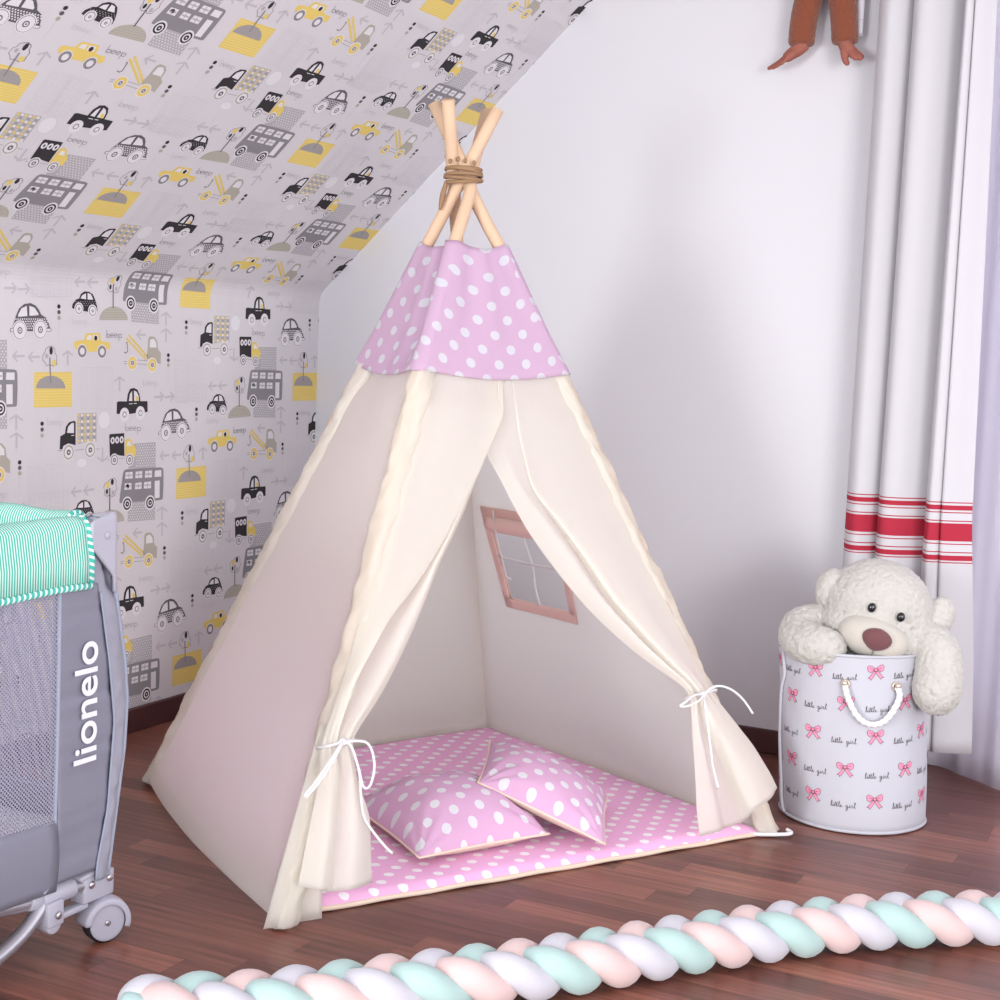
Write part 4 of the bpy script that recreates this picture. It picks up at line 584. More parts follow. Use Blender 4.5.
4056,1898,3679,1899,3679,1837],[1.3,6,3882,1985,3850,2024,3670,1878,3702,1839],[1.6,6,3842,1712,3875,1750,3702,1897,3670,1859],[1.0,6,4842,-3185,4904,-3184,
4900,-2814,4838,-2815],[1.3,6,5075,-2987,5100,-2944,4870,-2804,4844,-2847],[1.6,6,4644,-2905,4665,-2951,4893,-2850,4873,-2804],[1.0,6,4856,-3631,4918,-3630,
4914,-3250,4852,-3251],[1.3,6,5088,-3425,5114,-3382,4883,-3240,4857,-3282],[1.6,6,4658,-3339,4677,-3385,4907,-3286,4887,-3240],[1.0,6,2467,-1077,2405,-1078,
2414,-1462,2476,-1461],[1.3,6,2261,-1305,2235,-1348,2445,-1472,2470,-1429],[1.6,6,2650,-1367,2627,-1322,2420,-1428,2443,-1472],[1.0,10,1587,993,1587,981,2182,
983,2182,995],[1.4,10,2185,993,2173,993,2197,-76,2209,-76],[1.0,10,2206,-79,2206,-67,1609,-55,1608,-67],[1.4,10,1606,-65,1618,-64,1596,990,1584,990],[1.0,10,
1653,939,1653,930,1822,931,1822,940],[1.4,10,1824,938,1815,938,1817,827,1826,828],[1.0,10,1824,826,1824,835,1655,835,1655,826],[1.4,10,1653,827,1662,827,1660,
937,1651,937],[1.0,10,1946,940,1946,931,2117,932,2117,941],[1.4,10,2119,939,2110,939,2112,828,2121,828],[1.0,10,2120,826,2120,835,1948,835,1948,826],[1.4,10,
1947,827,1956,828,1953,938,1944,938],[1.0,10,1657,730,1657,721,1826,721,1826,730],[1.4,10,1828,728,1819,728,1822,617,1831,617],[1.0,10,1829,615,1829,624,1659,
625,1659,616],[1.4,10,1658,618,1667,618,1664,728,1655,728],[1.0,10,1951,729,1951,720,2122,720,2122,729],[1.4,10,2124,727,2115,727,2117,616,2126,616],[1.0,10,
2124,614,2124,623,1953,624,1953,615],[1.4,10,1951,617,1960,617,1958,728,1949,727],[1.0,10,1662,520,1662,511,1831,510,1831,519],[1.4,10,1833,517,1824,517,1826,
407,1835,407],[1.0,10,1833,405,1833,414,1664,415,1664,406],[1.4,10,1662,408,1671,408,1669,518,1660,518],[1.0,10,1955,518,1955,509,2127,508,2127,517],[1.4,10,
2128,516,2119,515,2122,404,2131,404],[1.0,10,2129,402,2129,411,1957,413,1957,404],[1.4,10,1956,405,1965,406,1962,517,1953,516],[1.0,10,1666,310,1666,301,1835,
299,1835,308],[1.4,10,1837,307,1828,307,1831,196,1840,196],[1.0,10,1838,194,1838,203,1668,205,1668,196],[1.4,10,1666,198,1675,198,1673,309,1664,308],[1.0,10,
1960,307,1960,298,2131,296,2131,305],[1.4,10,2133,303,2124,303,2127,192,2136,192],[1.0,10,2134,190,2134,199,1962,201,1962,192],[1.4,10,1960,194,1969,194,1967,
305,1958,305],[1.0,10,1670,100,1670,91,1840,88,1840,97],[1.4,10,1842,96,1833,96,1835,-15,1844,-15],[1.0,10,1842,-17,1842,-8,1673,-5,1672,-14],[1.4,10,1671,-12,
1680,-12,1677,98,1668,98],[1.0,10,1964,95,1964,86,2136,84,2136,93],[1.4,10,2138,91,2129,91,2131,-21,2140,-21],[1.0,10,2138,-23,2139,-14,1967,-10,1967,-19],[1.4,
10,1965,-18,1974,-18,1971,94,1962,94],[1.0,10,2217,995,2217,983,2768,986,2768,998],[1.4,10,2771,996,2759,995,2785,-88,2797,-87],[1.0,10,2794,-90,2795,-78,2241,
-67,2241,-79],[1.4,10,2239,-77,2251,-77,2227,993,2215,993],[1.0,10,2278,941,2278,932,2435,933,2435,942],[1.4,10,2437,940,2428,940,2431,828,2440,828],[1.0,10,
2438,826,2438,835,2281,835,2281,826],[1.4,10,2279,828,2288,828,2286,940,2277,939],[1.0,10,2550,942,2550,933,2708,934,2708,943],[1.4,10,2710,941,2701,941,2704,
828,2713,828],[1.0,10,2711,826,2711,835,2552,835,2552,826],[1.4,10,2550,828,2559,828,2557,940,2548,940],[1.0,10,2283,729,2283,720,2440,720,2440,729],[1.4,10,
2442,727,2433,727,2436,615,2445,615],[1.0,10,2443,613,2443,622,2286,623,2286,614],[1.4,10,2284,615,2293,616,2290,727,2281,727],[1.0,10,2555,728,2555,719,2713,
719,2713,728],[1.4,10,2715,727,2706,726,2709,614,2718,614],[1.0,10,2716,612,2716,621,2557,622,2557,613],[1.4,10,2555,614,2564,614,2562,727,2553,727],[1.0,10,
2288,516,2288,507,2445,506,2445,515],[1.4,10,2447,514,2438,513,2441,401,2450,401],[1.0,10,2448,399,2448,408,2291,410,2290,401],[1.4,10,2289,403,2298,403,2295,
515,2286,514],[1.0,10,2560,515,2560,506,2719,505,2719,514],[1.4,10,2720,512,2711,512,2714,399,2723,399],[1.0,10,2721,397,2721,406,2562,407,2562,398],[1.4,10,
2560,400,2569,400,2567,513,2558,513],[1.0,10,2293,303,2293,294,2450,293,2450,302],[1.4,10,2452,300,2443,300,2445,187,2454,188],[1.0,10,2453,186,2453,195,2295,
197,2295,188],[1.4,10,2294,189,2303,190,2300,302,2291,301],[1.0,10,2565,300,2565,291,2724,290,2724,299],[1.4,10,2726,297,2717,297,2719,184,2728,184],[1.0,10,
2726,182,2726,191,2567,193,2567,184],[1.4,10,2566,186,2575,186,2572,299,2563,298],[1.0,10,2298,90,2298,81,2455,79,2455,88],[1.4,10,2457,86,2448,86,2450,-27,
2459,-26],[1.0,10,2458,-28,2458,-19,2300,-16,2300,-25],[1.4,10,2298,-24,2307,-24,2305,88,2296,88],[1.0,10,2570,86,2570,77,2729,74,2729,83],[1.4,10,2731,82,2722,
81,2724,-32,2733,-31],[1.0,10,2732,-33,2732,-24,2572,-21,2572,-30],[1.4,10,2571,-29,2580,-29,2577,84,2568,84],[1.0,10,-148,3156,-148,3144,1205,3220,1204,3232],
[1.4,10,1207,3230,1195,3230,1204,2754,1216,2755],[1.0,10,1214,2752,1214,2764,-141,2703,-141,2691],[1.4,10,-144,2693,-132,2694,-139,3154,-151,3154],[1.0,10,-89,
3101,-89,3092,64,3101,63,3110],[1.4,10,65,3108,56,3108,58,2989,67,2989],[1.0,10,66,2987,65,2996,-87,2988,-87,2979],[1.4,10,-89,2981,-80,2981,-82,3100,-91,3100],
[1.0,10,174,3116,175,3107,329,3115,328,3124],[1.4,10,330,3122,321,3122,323,3002,332,3002],[1.0,10,331,3001,330,3010,176,3002,176,2993],[1.4,10,174,2995,183,
2995,181,3114,172,3114],[1.0,10,441,3130,441,3121,597,3130,597,3139],[1.4,10,599,3137,590,3137,592,3016,601,3016],[1.0,10,599,3015,599,3024,443,3016,443,3007],
[1.4,10,441,3008,450,3009,448,3129,439,3129],[1.0,10,710,3145,711,3136,869,3145,868,3154],[1.4,10,870,3152,861,3152,864,3030,873,3031],[1.0,10,871,3029,871,
3038,713,3030,713,3021],[1.4,10,711,3022,720,3023,718,3144,709,3143],[1.0,10,984,3160,984,3151,1144,3160,1144,3169],[1.4,10,1146,3167,1137,3167,1139,3045,1148,
3045],[1.0,10,1146,3043,1146,3052,986,3044,986,3035],[1.4,10,984,3037,993,3037,991,3159,982,3158],[1.0,10,-86,2874,-85,2866,67,2873,67,2882],[1.4,10,69,2880,60,
2880,62,2761,71,2761],[1.0,10,69,2759,69,2768,-84,2761,-83,2752],[1.4,10,-85,2754,-76,2754,-78,2873,-87,2873],[1.0,10,178,2887,178,2878,333,2886,332,2895],[1.4,
10,334,2893,325,2893,327,2773,336,2773],[1.0,10,335,2771,334,2780,180,2773,180,2764],[1.4,10,178,2766,187,2766,185,2886,176,2886],[1.0,10,445,2901,445,2892,601,
2899,601,2908],[1.4,10,603,2907,594,2906,596,2786,605,2786],[1.0,10,603,2784,603,2793,447,2786,447,2777],[1.4,10,445,2778,454,2779,452,2899,443,2899],[1.0,10,
715,2914,715,2905,873,2913,873,2922],[1.4,10,875,2920,866,2920,868,2798,877,2798],[1.0,10,875,2797,875,2806,717,2798,717,2789],[1.4,10,715,2791,724,2791,722,
2912,713,2912],[1.0,10,988,2927,989,2918,1149,2926,1148,2935],[1.4,10,1150,2934,1141,2933,1144,2811,1153,2811],[1.0,10,1151,2809,1151,2818,990,2811,991,2802],
[1.4,10,989,2804,998,2804,996,2926,987,2926],[1.0,10,5274,-4091,5273,-4103,5825,-4160,5826,-4148],[1.4,10,5828,-4150,5816,-4151,5854,-5303,5866,-5303],[1.0,10,
5863,-5306,5865,-5294,5310,-5224,5309,-5236],[1.4,10,5307,-5234,5319,-5233,5283,-4094,5271,-4094],[1.0,10,5336,-4146,5335,-4155,5492,-4171,5493,-4163],[1.4,10,
5494,-4164,5485,-4164,5488,-4264,5497,-4264],[1.0,10,5495,-4266,5496,-4257,5339,-4240,5338,-4249],[1.4,10,5337,-4248,5346,-4248,5342,-4148,5333,-4148],[1.0,10,
5607,-4174,5607,-4183,5765,-4200,5766,-4191],[1.4,10,5768,-4192,5759,-4193,5762,-4293,5771,-4293],[1.0,10,5769,-4295,5770,-4286,5611,-4269,5610,-4278],[1.4,10,
5608,-4277,5617,-4277,5614,-4176,5605,-4177],[1.0,10,5342,-4335,5341,-4344,5498,-4361,5499,-4352],[1.4,10,5500,-4353,5491,-4353,5494,-4453,5503,-4453],[1.0,10,
5501,-4455,5502,-4446,5345,-4429,5344,-4438],[1.4,10,5343,-4437,5352,-4436,5348,-4337,5339,-4337],[1.0,10,5614,-4364,5613,-4373,5772,-4390,5773,-4381],[1.4,10,
5774,-4383,5765,-4383,5768,-4483,5777,-4483],[1.0,10,5775,-4485,5776,-4476,5617,-4459,5616,-4468],[1.4,10,5615,-4466,5624,-4466,5620,-4366,5611,-4366],[1.0,10,
5348,-4523,5347,-4532,5504,-4550,5505,-4541],[1.4,10,5506,-4542,5497,-4543,5501,-4643,5510,-4642],[1.0,10,5507,-4645,5508,-4636,5351,-4618,5350,-4627],[1.4,10,
5349,-4625,5358,-4625,5354,-4525,5345,-4526],[1.0,10,5620,-4554,5619,-4563,5778,-4581,5779,-4572],[1.4,10,5780,-4573,5771,-4573,5775,-4674,5784,-4674],[1.0,10,
5781,-4676,5782,-4667,5623,-4649,5622,-4658],[1.4,10,5621,-4656,5630,-4656,5626,-4556,5617,-4556],[1.0,10,5354,-4712,5353,-4721,5510,-4739,5511,-4730],[1.4,10,
5512,-4732,5503,-4732,5507,-4832,5516,-4832],[1.0,10,5513,-4834,5514,-4825,5357,-4807,5356,-4816],[1.4,10,5355,-4814,5364,-4814,5360,-4714,5351,-4714],[1.0,10,
5626,-4744,5625,-4753,5784,-4771,5785,-4762],[1.4,10,5787,-4764,5778,-4764,5781,-4865,5790,-4864],[1.0,10,5787,-4867,5788,-4858,5629,-4839,5628,-4848],[1.4,10,
5627,-4846,5636,-4846,5633,-4746,5624,-4746],[1.0,10,5360,-4901,5359,-4910,5516,-4929,5517,-4920],[1.4,10,5519,-4922,5510,-4922,5513,-5022,5522,-5022],[1.0,10,
5519,-5024,5520,-5015,5363,-4996,5362,-5005],[1.4,10,5361,-5004,5370,-5003,5366,-4903,5357,-4904],[1.0,10,5632,-4934,5631,-4943,5791,-4962,5792,-4953],[1.4,10,
5793,-4954,5784,-4955,5787,-5056,5796,-5055],[1.0,10,5794,-5058,5795,-5049,5635,-5029,5634,-5038],[1.4,10,5633,-5037,5642,-5037,5639,-4936,5630,-4936],[1.0,10,
5366,-5091,5365,-5100,5522,-5119,5524,-5110],[1.4,10,5525,-5111,5516,-5112,5519,-5212,5528,-5212],[1.0,10,5526,-5214,5527,-5205,5369,-5185,5368,-5194],[1.4,10,
5367,-5193,5376,-5193,5372,-5093,5363,-5093],[1.0,10,5639,-5124,5637,-5133,5797,-5153,5798,-5144],[1.4,10,5799,-5145,5790,-5146,5794,-5247,5803,-5246],[1.0,10,
5800,-5249,5801,-5240,5642,-5220,5641,-5229],[1.4,10,5639,-5227,5648,-5227,5645,-5126,5636,-5127],[1.0,10,5887,-4063,5886,-4075,6481,-4136,6482,-4124],[1.4,10,
6484,-4125,6472,-4126,6514,-5317,6526,-5317],[1.0,10,6523,-5320,6524,-5308,5926,-5233,5925,-5245],[1.4,10,5923,-5243,5935,-5243,5896,-4066,5884,-4066],[1.0,10,
6017,-4120,6016,-4129,6351,-4163,6352,-4154],[1.4,10,6353,-4155,6344,-4156,6348,-4245,6357,-4245],[1.0,10,6354,-4247,6355,-4238,6020,-4203,6019,-4212],[1.4,10,
6018,-4211,6027,-4211,6024,-4122,6015,-4122],[1.0,10,6023,-4287,6022,-4296,6357,-4331,6358,-4322],[1.4,10,6359,-4323,6350,-4324,6353,-4413,6362,-4413],[1.0,10,
6360,-4415,6361,-4406,6026,-4370,6025,-4379],[1.4,10,6024,-4378,6033,-4378,6030,-4289,6021,-4289],[1.0,10,6029,-4454,6028,-4463,6363,-4499,6364,-4491],[1.4,10,
6365,-4492,6356,-4492,6359,-4582,6368,-4581],[1.0,10,6366,-4584,6367,-4575,6032,-4538,6031,-4547],[1.4,10,6029,-4545,6038,-4545,6035,-4456,6026,-4456],[1.0,10,
6034,-4621,6033,-4630,6369,-4668,6370,-4659],[1.4,10,6371,-4660,6362,-4661,6365,-4750,6374,-4750],[1.0,10,6372,-4752,6373,-4743,6037,-4705,6036,-4714],[1.4,10,
6035,-4713,6044,-4713,6041,-4623,6032,-4624],[1.0,10,6040,-4789,6039,-4798,6375,-4837,6376,-4828],[1.4,10,6377,-4829,6368,-4829,6371,-4919,6380,-4919],[1.0,10,
6378,-4921,6379,-4912,6043,-4873,6042,-4882],[1.4,10,6041,-4880,6050,-4880,6047,-4791,6038,-4791],[1.0,10,6046,-4957,6045,-4966,6381,-5006,6382,-4997],[1.4,10,
6383,-4998,6374,-4998,6377,-5088,6386,-5088],[1.0,10,6384,-5090,6385,-5081,6049,-5041,6048,-5050],[1.4,10,6046,-5048,6055,-5048,6052,-4959,6043,-4959],[1.0,10,
6051,-5125,6050,-5134,6386,-5175,6388,-5166],[1.4,10,6389,-5167,6380,-5167,6383,-5258,6392,-5257],[1.0,10,6389,-5259,6391,-5251,6054,-5209,6053,-5218],[1.4,10,
6052,-5216,6061,-5216,6058,-5127,6049,-5127],[1,10,2720,-369,2697,-265,2630,-181,2534,-135,2427,-135,2331,-181,2264,-265,2240,-369,2264,-473,2331,-556,2427,
-603,2534,-603,2630,-556,2697,-473],[2,7,2705,-369,2683,-271,2621,-193,2531,-149,2430,-149,2340,-193,2278,-271,2255,-369,2278,-466,2340,-545,2430,-588,2531,
-588,2621,-545,2683,-466],[1.0,10,2491,-510,2477,-510,2487,-957,2501,-957],[1,10,1870,-1445,1843,-1385,1770,-1341,1670,-1325,1570,-1341,1497,-1385,1470,-1445,
1497,-1505,1570,-1549,1670,-1565,1770,-1549,1843,-1505],[2,7,1858,-1445,1833,-1389,1764,-1348,1670,-1333,1576,-1348,1507,-1389,1482,-1445,1507,-1502,1576,-1543,
1670,-1558,1764,-1543,1833,-1502],[1.0,10,1667,-1510,1653,-1510,1651,-2012,1665,-2012]]
U2, V2 = 1.0981054 / 2, .5316281 / 2; AU, AV = -1.2253, .8903
wl = MB(); cl = MB(); paper_base(wl, 0, VS); paper_base(cl, VS, VMAX)
for pr in PRINT:
    layer, ci = pr[0], pr[1]; pts = [(AU + pr[k] / 1e4, AV + pr[k + 1] / 1e4) for k in range(2, len(pr), 2)]
    if len(pts) == 4 or ci in (7,) and len(pts) < 7: tris = [list(range(len(pts)))]
    else: tris = tessellate_polygon([[Vector((p[0], p[1], 0)) for p in pts]])
    tp = [[pts[i] for i in t] for t in tris]
    for i in range(-6, 7):
        for j in range(-12, 6):
            if (i + j) % 2: continue
            du, dv = i * U2, -j * V2
            if min(p[0] for p in pts) + du > 0 or max(p[0] for p in pts) + du < YL: continue
            if min(p[1] for p in pts) + dv > VMAX or max(p[1] for p in pts) + dv < .06: continue
            for t in tp:
                q = [(p[0] + du, p[1] + dv) for p in t]
                q = clip(clip(q, 0, -.0005, -1), 0, YL, 1)
                if len(q) < 3: continue
                q = clip(clip(q, 1, .06, 1), 1, VMAX, -1)
                if len(q) < 3: continue
                band_print(wl, q, layer, ci, 0, VS); band_print(cl, q, layer, ci, VS, VMAX)
struct(wl.build('wall_left', [M['paper']] + WPM, smooth=False, merge=False))
cl.poly([(wallp(VMAX)[0], YF, HC), (wallp(VMAX)[0], 0, HC), (XR, 0, HC), (XR, YF, HC)])
struct(cl.build('ceiling', [M['paper']] + WPM, smooth=False, merge=False))
mb = MB(); mb.box((.008, YF / 2, .033), (.016, -YF, .066)); struct(mb.build('baseboard_left', M['skirting'], smooth=False, bevel=.003))
mb = MB(); mb.box(((WX0 + .016) / 2, -.008, .033), (WX0 - .016, .016, .066)); struct(mb.build('baseboard_back', M['skirting'], smooth=False, bevel=.003))
# balcony window behind the sheer curtain
mb = MB()
for a, b, c, d in ((WX0, WX0 + .07, 0, WZ1), (WX1 - .07, WX1, 0, WZ1), (WX0 + .07, WX1 - .07, WZ1 - .07, WZ1), (WX0 + .07, WX1 - .07, 0, .16), ((WX0 + WX1) / 2 - .04, (WX0 + WX1) / 2 + .04, .16, WZ1 - .07)):
    mb.box(((a + b) / 2, .19, (c + d) / 2), (b - a, .06, d - c))
wf = mb.build('window_1', M['white'], smooth=False, bevel=.004); struct(wf)
mb = MB()
for a, b in ((WX0 + .07, (WX0 + WX1) / 2 - .04), ((WX0 + WX1) / 2 + .04, WX1 - .07)): mb.box(((a + b) / 2, .195, (.16 + WZ1 - .07) / 2), (b - a, .012, WZ1 - .23))
mb.build('pane', M['glass'], wf, smooth=False)

# ------------------------------------------------------------------ teepee
FEET = dict(FL=Vector((1.143, -1.774, 0)), FR=Vector((1.757, -.694, 0)), BR=Vector((.783, -.238, 0)), BL=Vector((.347, -1.192, 0)))
TOPS = dict(FL=Vector((1.029, -.866, 1.625)), FR=Vector((.958, -.989, 1.628)), BR=Vector((1.028, -1.048, 1.624)), BL=Vector((1.095, -.938, 1.619)))
CEN = Vector((1.007, -.973, 0))
def pole(k, z): return FEET[k].lerp(TOPS[k], z / TOPS[k].z)
def outward(a, b):
    n = (FEET[b] - FEET[a]).cross((pole(a, 1.2) + pole(b, 1.2)) / 2 - FEET[a]).normalized()
    return n if n.dot((FEET[a] + FEET[b]) / 2 - CEN) > 0 else -n
NRM = {(a, b): outward(a, b) for a, b in (('FL', 'FR'), ('FR', 'BR'), ('BR', 'BL'), ('BL', 'FL'))}
def face(a, b, s, z, off=0): return pole(a, z).lerp(pole(b, z), s) + NRM[(a, b)] * off
tp = thing('play_teepee', 'cream canvas play teepee with a pink dotted top and front flaps tied open', 'play tent', (CEN.x, CEN.y, 0))
# the four poles; a jointed pole is not quite straight
KINK = dict(FL=rgt * .012, FR=rgt * -.012, BR=rgt * 0, BL=rgt * 0)
for k in ('FL', 'FR', 'BR', 'BL'):
    d = (TOPS[k] - FEET[k]).normalized(); mb = MB()
    pts = [pole(k, .004 + (TOPS[k].z - .004) * i / 24) for i in range(25)]
    pts = [p + KINK[k] * max(0, 1 - abs(p.z - 1.40) / .085) for p in pts]
    mb.tube(pts, .0145, 14); mb.build('pole', M['pine'], tp, bevel=0)
# sleeves sewn round the poles, wrinkled
def sleeve(k, face_dir, z0, z1, w, th, shift, seed, flare=None):
    def rp(z):
        c = pole(k, z); o = Vector((c.x - CEN.x, c.y - CEN.y, 0)).normalized()
        return c, o
    N = 260; n = 20; mb = MB()
    def g(u, v):
        z = z0 + (z1 - z0) * v; c, o = rp(z); d = face_dir - o * face_dir.dot(o) * .15; d.normalize(); e = d.cross(Vector((0, 0, 1))); 
        if e.dot(o) < 0: e = -e
        a = -.35 + (PI + .70) * u; wr = noise.noise(Vector((z * 26 + seed, math.cos(a) * 1.2, math.sin(a) * 1.2 + seed * 3))) * .0072 + noise.noise(Vector((z * 55 + a * 3, a * 1.5, seed))) * .0034
        fl = flare(z) if flare else 1
        ra = (w * fl + wr) ; rb = (th + wr)
        return c + d * (shift + ra * math.cos(a)) + e * (rb * math.sin(a))
    mb.grid(g, n, N, 0); return mb.build('pole_sleeve', M['canvas'], tp, solid=.0015)
def unit(v): return Vector((v.x, v.y, 0)).normalized()
sleeve('BL', unit(FEET['FL'] - FEET['BL']), .012, 1.037, .038, .020, .024, 1)
sleeve('FL', unit(FEET['FR'] - FEET['FL']), .006, 1.037, .027, .026, .006, 2, lambda z: 1 + .25 * max(0, .3 - z))
sleeve('FR', unit(FEET['FL'] - FEET['FR']), .010, 1.037, .026, .021, .006, 3, lambda z: 1 + 1.2 * max(0, .16 - z))
sleeve('BR', unit(FEET['FR'] - FEET['BR']), .012, 1.037, .024, .020, .004, 4)
# wall panels
def panel(name, a, b, off, bulge, z0=.012, z1=1.04, seed=0, hole=None):
    mb = MB()
    def wob(s, z): return off - .014 * max(0, min(1, (z - .96) / .05)) + bulge * math.sin(PI * s) * (max(0, 1 - z / 1.05)) ** 1.3 + .004 * noise.noise(Vector((s * 4 + seed, z * 4, seed))) * math.sin(PI * s) ** .5
    def P(s, z):
        return face(a, b, s, z + (.03 * (math.sin(PI * s) ** .35) if False else 0), wob(s, z))
    if not hole:
        mb.grid(lambda u, v: P(u, z0 + (z1 - z0) * v), 36, 50)
        # turned hem along the floor
        mb.grid(lambda u, v: face(a, b, u, z0 + .034 * v, wob(u, z0 + .034 * v) + .0022), 36, 2)
    else:
        sl, sr, za, zb = hole
        def S(u, z):   # u in 0..3, window between 1 and 2
            l, r = sl(z), sr(z); return u * l if u < 1 else (l + (u - 1) * (r - l) if u < 2 else r + (u - 2) * (1 - r))
        def rows(z): return z
        for ua, ub, nn in ((0, 1, 14), (1, 2, 10), (2, 3, 8)):
            for ca, cb, nz in ((z0, za, 14), (za, zb, 8), (zb, z1, 12)):
                if ua == 1 and ca == za: continue
                mb.grid(lambda u, v: P(S(min(ua + (ub - ua) * u, 2.9999999) if ub < 3 or u < 1 else 3, ca + (cb - ca) * v), ca + (cb - ca) * v), nn, nz)
        mb.grid(lambda u, v: face(a, b, u, z0 + .034 * v, wob(u, z0 + .034 * v) + .0022), 36, 2)
    o = mb.build(name, M['canvas'], tp); return o, P
panel('side_panel', 'BL', 'FL', .010, .040, seed=1)
panel('back_panel', 'BR', 'BL', -.022, .012, seed=2)
wsl = lambda z: .475 - (z - .445) * .16
wsr = lambda z: .794 + (z - .445) * .288
sp, PP = panel('side_panel', 'FR', 'BR', -.022, .008, seed=3, hole=(wsl, wsr, .445, .671))
sp['label'] = 'side panel with a small window'
def wp(u, z, off=0):   # point in the window frame, u 0..1 from the front edge to the back edge
    s = wsl(z) + (wsr(z) - wsl(z)) * u; return PP(s, z) + NRM[('FR', 'BR')] * off
mb = MB(); fw = .021
for off in (.004, -.004):
    for (u0, u1, za, zb) in ((-.085, 1.085, .445 - fw, .447), (-.085, 1.085, .669, .671 + fw), (-.085, .005, .447, .669), (.995, 1.085, .447, .669)):
        mb.grid(lambda u, v: wp(u0 + (u1 - u0) * u, za + (zb - za) * v, off), 8, 8)
mb.build('window_frame', M['rosetrim'], tp, solid=.002)
mb = MB(); mb.grid(lambda u, v: wp(u, .632 + .039 * v, -.010 - .010 * math.sin(PI * v)), 10, 6); mb.build('rolled_blind', M['rosetrim'], tp, solid=.003)
for kind in (0, 1):
    mb = MB()
    if kind: mb.tube([wp(.5 + .02 * math.sin(i), .445 + .226 * i / 10) for i in range(11)], .0034, 6)
    else: mb.tube([wp(i / 10, .560 - .004 * math.sin(PI * i / 10)) for i in range(11)], .0034, 6)
    mb.build('window_bar', M['cord'], tp)
mb = MB(); mb.tube([wp(.84, .69, -.012), wp(.84, .64, -.02), wp(.845, .57, -.02), wp(.85, .535, -.02), wp(.835, .520, -.022), wp(.77, .517, -.022)], .0024, 6); mb.build('blind_cord', M['cord'], tp)
# pink dotted cap
def cap_ring(z):
    out = []; keys = ['FL', 'FR', 'BR', 'BL']; acc = 0
    for i, k in enumerate(keys):
        c = pole(k, z); pa = pole(keys[i - 1], z); pb = pole(keys[(i + 1) % 4], z)
        n0 = NRM[(keys[i - 1], k)]; n1 = NRM[(k, keys[(i + 1) % 4])]; n0 = unit(n0); n1 = unit(n1); R = .020 + .007 * max(0, min(1, (1.12 - z) / .10))
        for t in range(6): out.append(c + (n0.lerp(n1, t / 5)).normalized() * R)
        nx = keys[(i + 1) % 4]; cb = pole(nx, z)
        for t in range(1, 14):
            f = t / 14; w = (cb - c).length; sag = 4 * f * (1 - f) * (.005 if k == 'FL' else .014) * min(1, w / .25)
            crease = 0
            if k == 'BL': crease = .030 * math.exp(-((f - .80) / .10) ** 2) * max(0, min(1, (z - 1.03) / .1))
            ww = .004 * noise.noise(Vector((f * 5 + i * 7, z * 5, 2))) + .003 * noise.noise(Vector((f * 14 + i * 7, z * 3, 5))) * (z - .9) * 3
            out.append(c.lerp(cb, f) + n1 * (R - sag - crease + ww))
    return out
NR = 76; zr0, zr1, NZ = 1.032, 1.318, 26
def zb(i):   # the lower seam dips a little between the poles, the upper edge too
    f = (i % 19); g = 0 if f < 6 else math.sin(PI * (f - 5) / 14); return g
rings = {}
mb = MB(); idx = []; ring0 = cap_ring(1.032); per = [0]
for i in range(NR): per.append(per[-1] + (ring0[(i + 1) % NR] - ring0[i]).length)
pts = []
for j in range(NZ + 1):
    v = j / NZ; row = []
    zz = [zr0 - .016 * zb(i) + (zr1 - .014 * zb(i) - zr0 + .016 * zb(i)) * v for i in range(NR)]
    cz = {}
    for i in range(NR): 
        z = round(zz[i], 4)
        if z not in cz: cz[z] = cap_ring(z)
        row.append(cz[z][i])
    pts.append(row)
for j in range(NZ + 1):
    for i in range(NR): mb.vert(pts[j][i])
UOFF = []
for j in range(NZ):
    k0 = pole('FL', zr0 + (zr1 - zr0) * j / NZ)
    for i in range(NR):
        i2 = (i + 1) % NR; sc0 = 1 - .78 * (j / NZ); sc1 = 1 - .78 * ((j + 1) / NZ)
        mid = (i // 19) * 19 + 12.0
        def uvp(ii, jj):
            face_c = per[min(int(mid), NR)]; s = 1 - .78 * (jj / NZ); return (face_c + (per[ii] - face_c) * s + .013, jj / NZ * .315)
        mb.face((j * NR + i, j * NR + i2, (j + 1) * NR + i2, (j + 1) * NR + i), 0, [uvp(i, j), uvp(i + 1, j), uvp(i + 1, j + 1), uvp(i, j + 1)])
mb.build('cap', M['pink'], tp, solid=.002)
# door flaps: fold lines as (height, place across the front, offset) from the cap down through the tie to the hem
ZT = .312
def flap(name, lines, zbot, label=None, extra=None):
    mb = MB(); NU, NV = 60, 90; K = len(lines)
    def line_pt(k, t):
        z = 1.04 - (1.04 - ZT) * (t / .7) if t < .7 else ZT - (ZT - zbot[k]) * ((t - .7) / .3)
        s, o = lerp_tab(lines[k], z); return Vector((s, z, o))
    def g(u, v):
        # smooth along the height
        q = Vector((0, 0, 0)); 
        x = u * (K - 1); i = min(int(x), K - 2); f = x - i
        def sp_(k): 
            a = line_pt(k, max(0, v - .02)); b = line_pt(k, v); c = line_pt(k, min(1, v + .02)); r = (a + b * 2 + c) / 4
            return r if 0.02 < v < .98 else b
        a, b, c, d = sp_(max(i - 1, 0)), sp_(i), sp_(i + 1), sp_(min(i + 2, K - 1))
        q = .5 * ((2 * b) + (c - a) * f + (2 * a - 5 * b + 4 * c - d) * f * f + (3 * b - a - 3 * c + d) * f ** 3)
        dz = abs(q.y - ZT); pin = .003 * math.exp(-(dz / .05) ** 2) * math.sin(u * 40)
        wr = .0025 * noise.noise(Vector((u * 9, v * 5, K))) + pin
        if q.y > .94: q.z = min(q.z, q.z + (.012 - q.z) * min(1, (q.y - .94) / .05))
        return face('FL', 'FR', q.x, q.y, q.z + wr)
    mb.grid(g, NU, NV)
    if extra: extra(mb)
    return mb.build(name, M['canvas'], tp, solid=.002)
